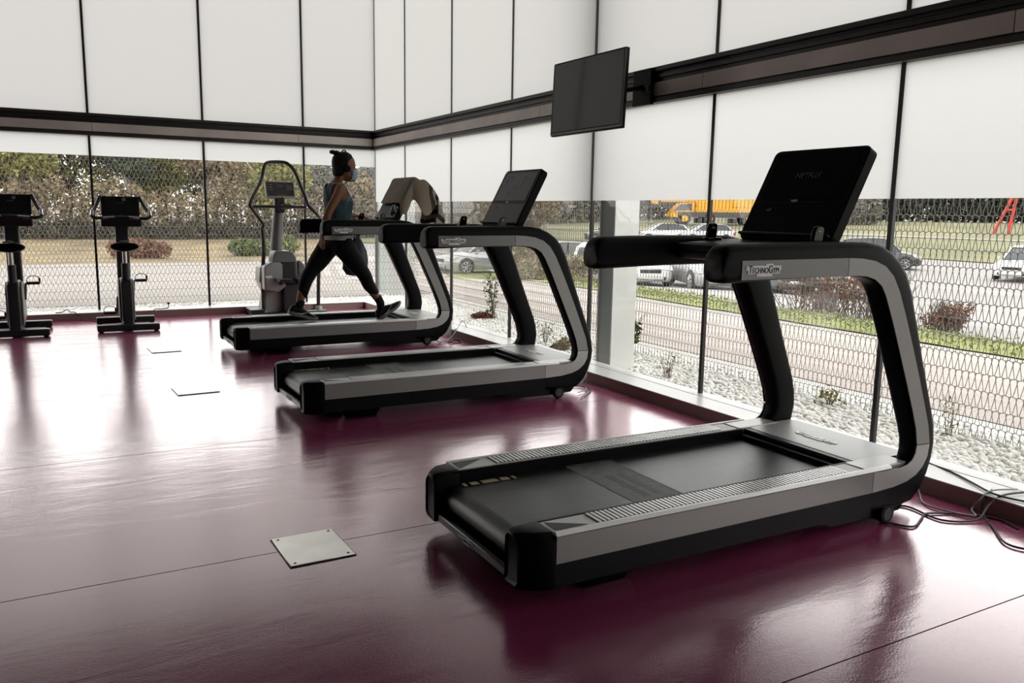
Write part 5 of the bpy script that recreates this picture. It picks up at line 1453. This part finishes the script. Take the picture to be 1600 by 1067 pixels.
hedge('shrub', 'dark low shrub on the dry grass right of the second left wall mullion', 5.2, 38.2, 8.6, 38.0, 1.1, .7, 'green', 2600, .11, 'shrub')
hedge('shrub', 'rusty low shrub on the dry grass behind the second bike seat', -0.9, 37.2, 1.5, 37.0, 1.0, .6, 'red', 2000, .10, 'shrub')
# right side
hedge('hedge', 'tall dark hedge behind the field at the upper right', 66, 62, 104, 22, 3.9, 1.6, 'black', 26000, .30)
hedge('hedge', 'grey-brown thicket behind the parking lot left of the column', 16, 52, 34, 53.0, 4.6, 1.8, 'brown', 12000, .24)
hedge('hedge', 'grey bare thicket behind the crane truck and the column', 36, 62, 62, 66, 5.2, 1.8, 'grey', 12000, .28)
hedge('hedge', 'pale grey brush on the field right of the front treadmill screen', 62, 52, 70, 46, 3.0, 1.4, 'grey', 5000, .26)
RT = [(20.5, 43.0, 6.4, 2.8, 'brown', 'brown tree beyond the parking lot, first right of the corner'), (25.0, 42.5, 6.2, 2.8, 'brown', 'brown tree beyond the parking lot above the middle treadmill'),
 (31.0, 46.5, 6.6, 2.6, 'grey', 'grey bare tree with forked white trunk beside the column'), (29.0, 43.5, 6.2, 2.6, 'brown', 'brown tree beyond the lot just left of the column')]
for (x, y, h, w_, k, lb) in RT:
    tree(lb, x, y, h, w_, k, 2600, .20, BARK, group='trees behind the parking lot')
# near plants
def bushy(name, label, x, y, h, w_, kind, n, size, stems, cat='shrub', zb=None, r0=.008):
    t = thing(name, label, cat, (x, y, hgt(x, y) if zb is None else zb))
    rng = random.Random(int(abs(x)*101 + abs(y)*53))
    mb = MB(); twigs(mb, (0, 0, -.02), h, stems, w_, r0, rng, 3, .6 if w_ > .3 else .15)
    mb.obj('stems', BARKD, t, kind='stuff')
    cs = [(rng.uniform(-.6, .6)*w_, rng.uniform(-.6, .6)*w_, h*rng.uniform(.2, .75)) for k in range(10)]
    rs = [(w_*.4, w_*.4, h*.25)]*10
    v, f = leaves_np(cs, rs, n, size)
    np_obj('foliage', v, f, LEAF[kind], t, 'stuff')
    return t
bushy('shrub', 'large bare bush with reddish leaves behind the front treadmill far leg', 7.0, -1.35, .95, .85, 'red', 1300, .034, 110)
bushy('shrub', 'smaller dry bush with brown leaves joined to the right of the large reddish bush', 7.2, -2.25, .70, .50, 'brown', 450, .032, 60)
bushy('shrub', 'small rust-red bush on the verge right of the front treadmill', 6.75, -3.55, .42, .33, 'red', 900, .026, 60)
bushy('shrub', 'straw-coloured clump on the verge behind the middle treadmill', 9.0, 11.2, .9, .9, 'straw', 1500, .07, 50)
bushy('shrub', 'second straw-coloured clump on the verge, right of the first', 9.2, 8.6, .8, .9, 'straw', 1500, .07, 50)
bushy('shrub', 'tall straw tuft above the straw clumps beside the middle treadmill', 9.4, 12.6, 1.4, .5, 'straw', 900, .07, 30)
bushy('plant', 'dark green leafy plant on the pebbles right of the white column', 0.80, -4.40, .42, .13, 'green', 420, .030, 9, 'plant', -.03, .005)
bushy('plant', 'low plant with red leaves on the pebbles behind the middle treadmill far leg', .72, -1.62, .10, .17, 'red', 800, .022, 16, 'plant', -.03, .004)
bushy('plant', 'thin upright bare plant rising from the red-leaved plant', .80, -1.78, .62, .12, 'green', 160, .022, 6, 'plant', -.03, .006)
bushy('plant', 'low yellow-green weed on the pebbles inside the middle treadmill arm', .36, -4.02, .14, .13, 'straw', 500, .024, 14, 'plant', -.03, .003)
bushy('plant', 'small weed against the fence right of the front treadmill', .82, -7.50, .28, .05, 'olive', 70, .011, 4, 'plant', -.03, .003)
bushy('plant', 'yellow weed tuft at the fence foot between the front treadmill legs', .84, -6.62, .16, .10, 'olive', 160, .014, 8, 'plant', -.03, .003)
bushy('plant', 'thin bare twig plant on the pebbles by the middle treadmill arm', .42, -3.60, .28, .12, 'brown', 60, .014, 8, 'plant', -.03, .003)
bushy('plant', 'thin bare weed on the pebbles near the column base', .40, -5.45, .26, .10, 'brown', 60, .012, 7, 'plant', -.03, .003)
# grass tufts along the verge edge nearest the path
v_, f_2 = leaves_np([(4.9 + 0.02*k, -12 + .5*k, hgt(4.9, -5) + .05) for k in range(34)] + [(5.6, -12 + .5*k, hgt(5.6, -5) + .05) for k in range(34)], [(.55, .4, .07)]*68, 5000, .022)
np_obj('verge_grass', v_, f_2, LEAF['verge'], None, 'stuff')
tag(bpy.data.objects['verge_grass'], 'rough grass growing on the verge beyond the paved path', 'grass')
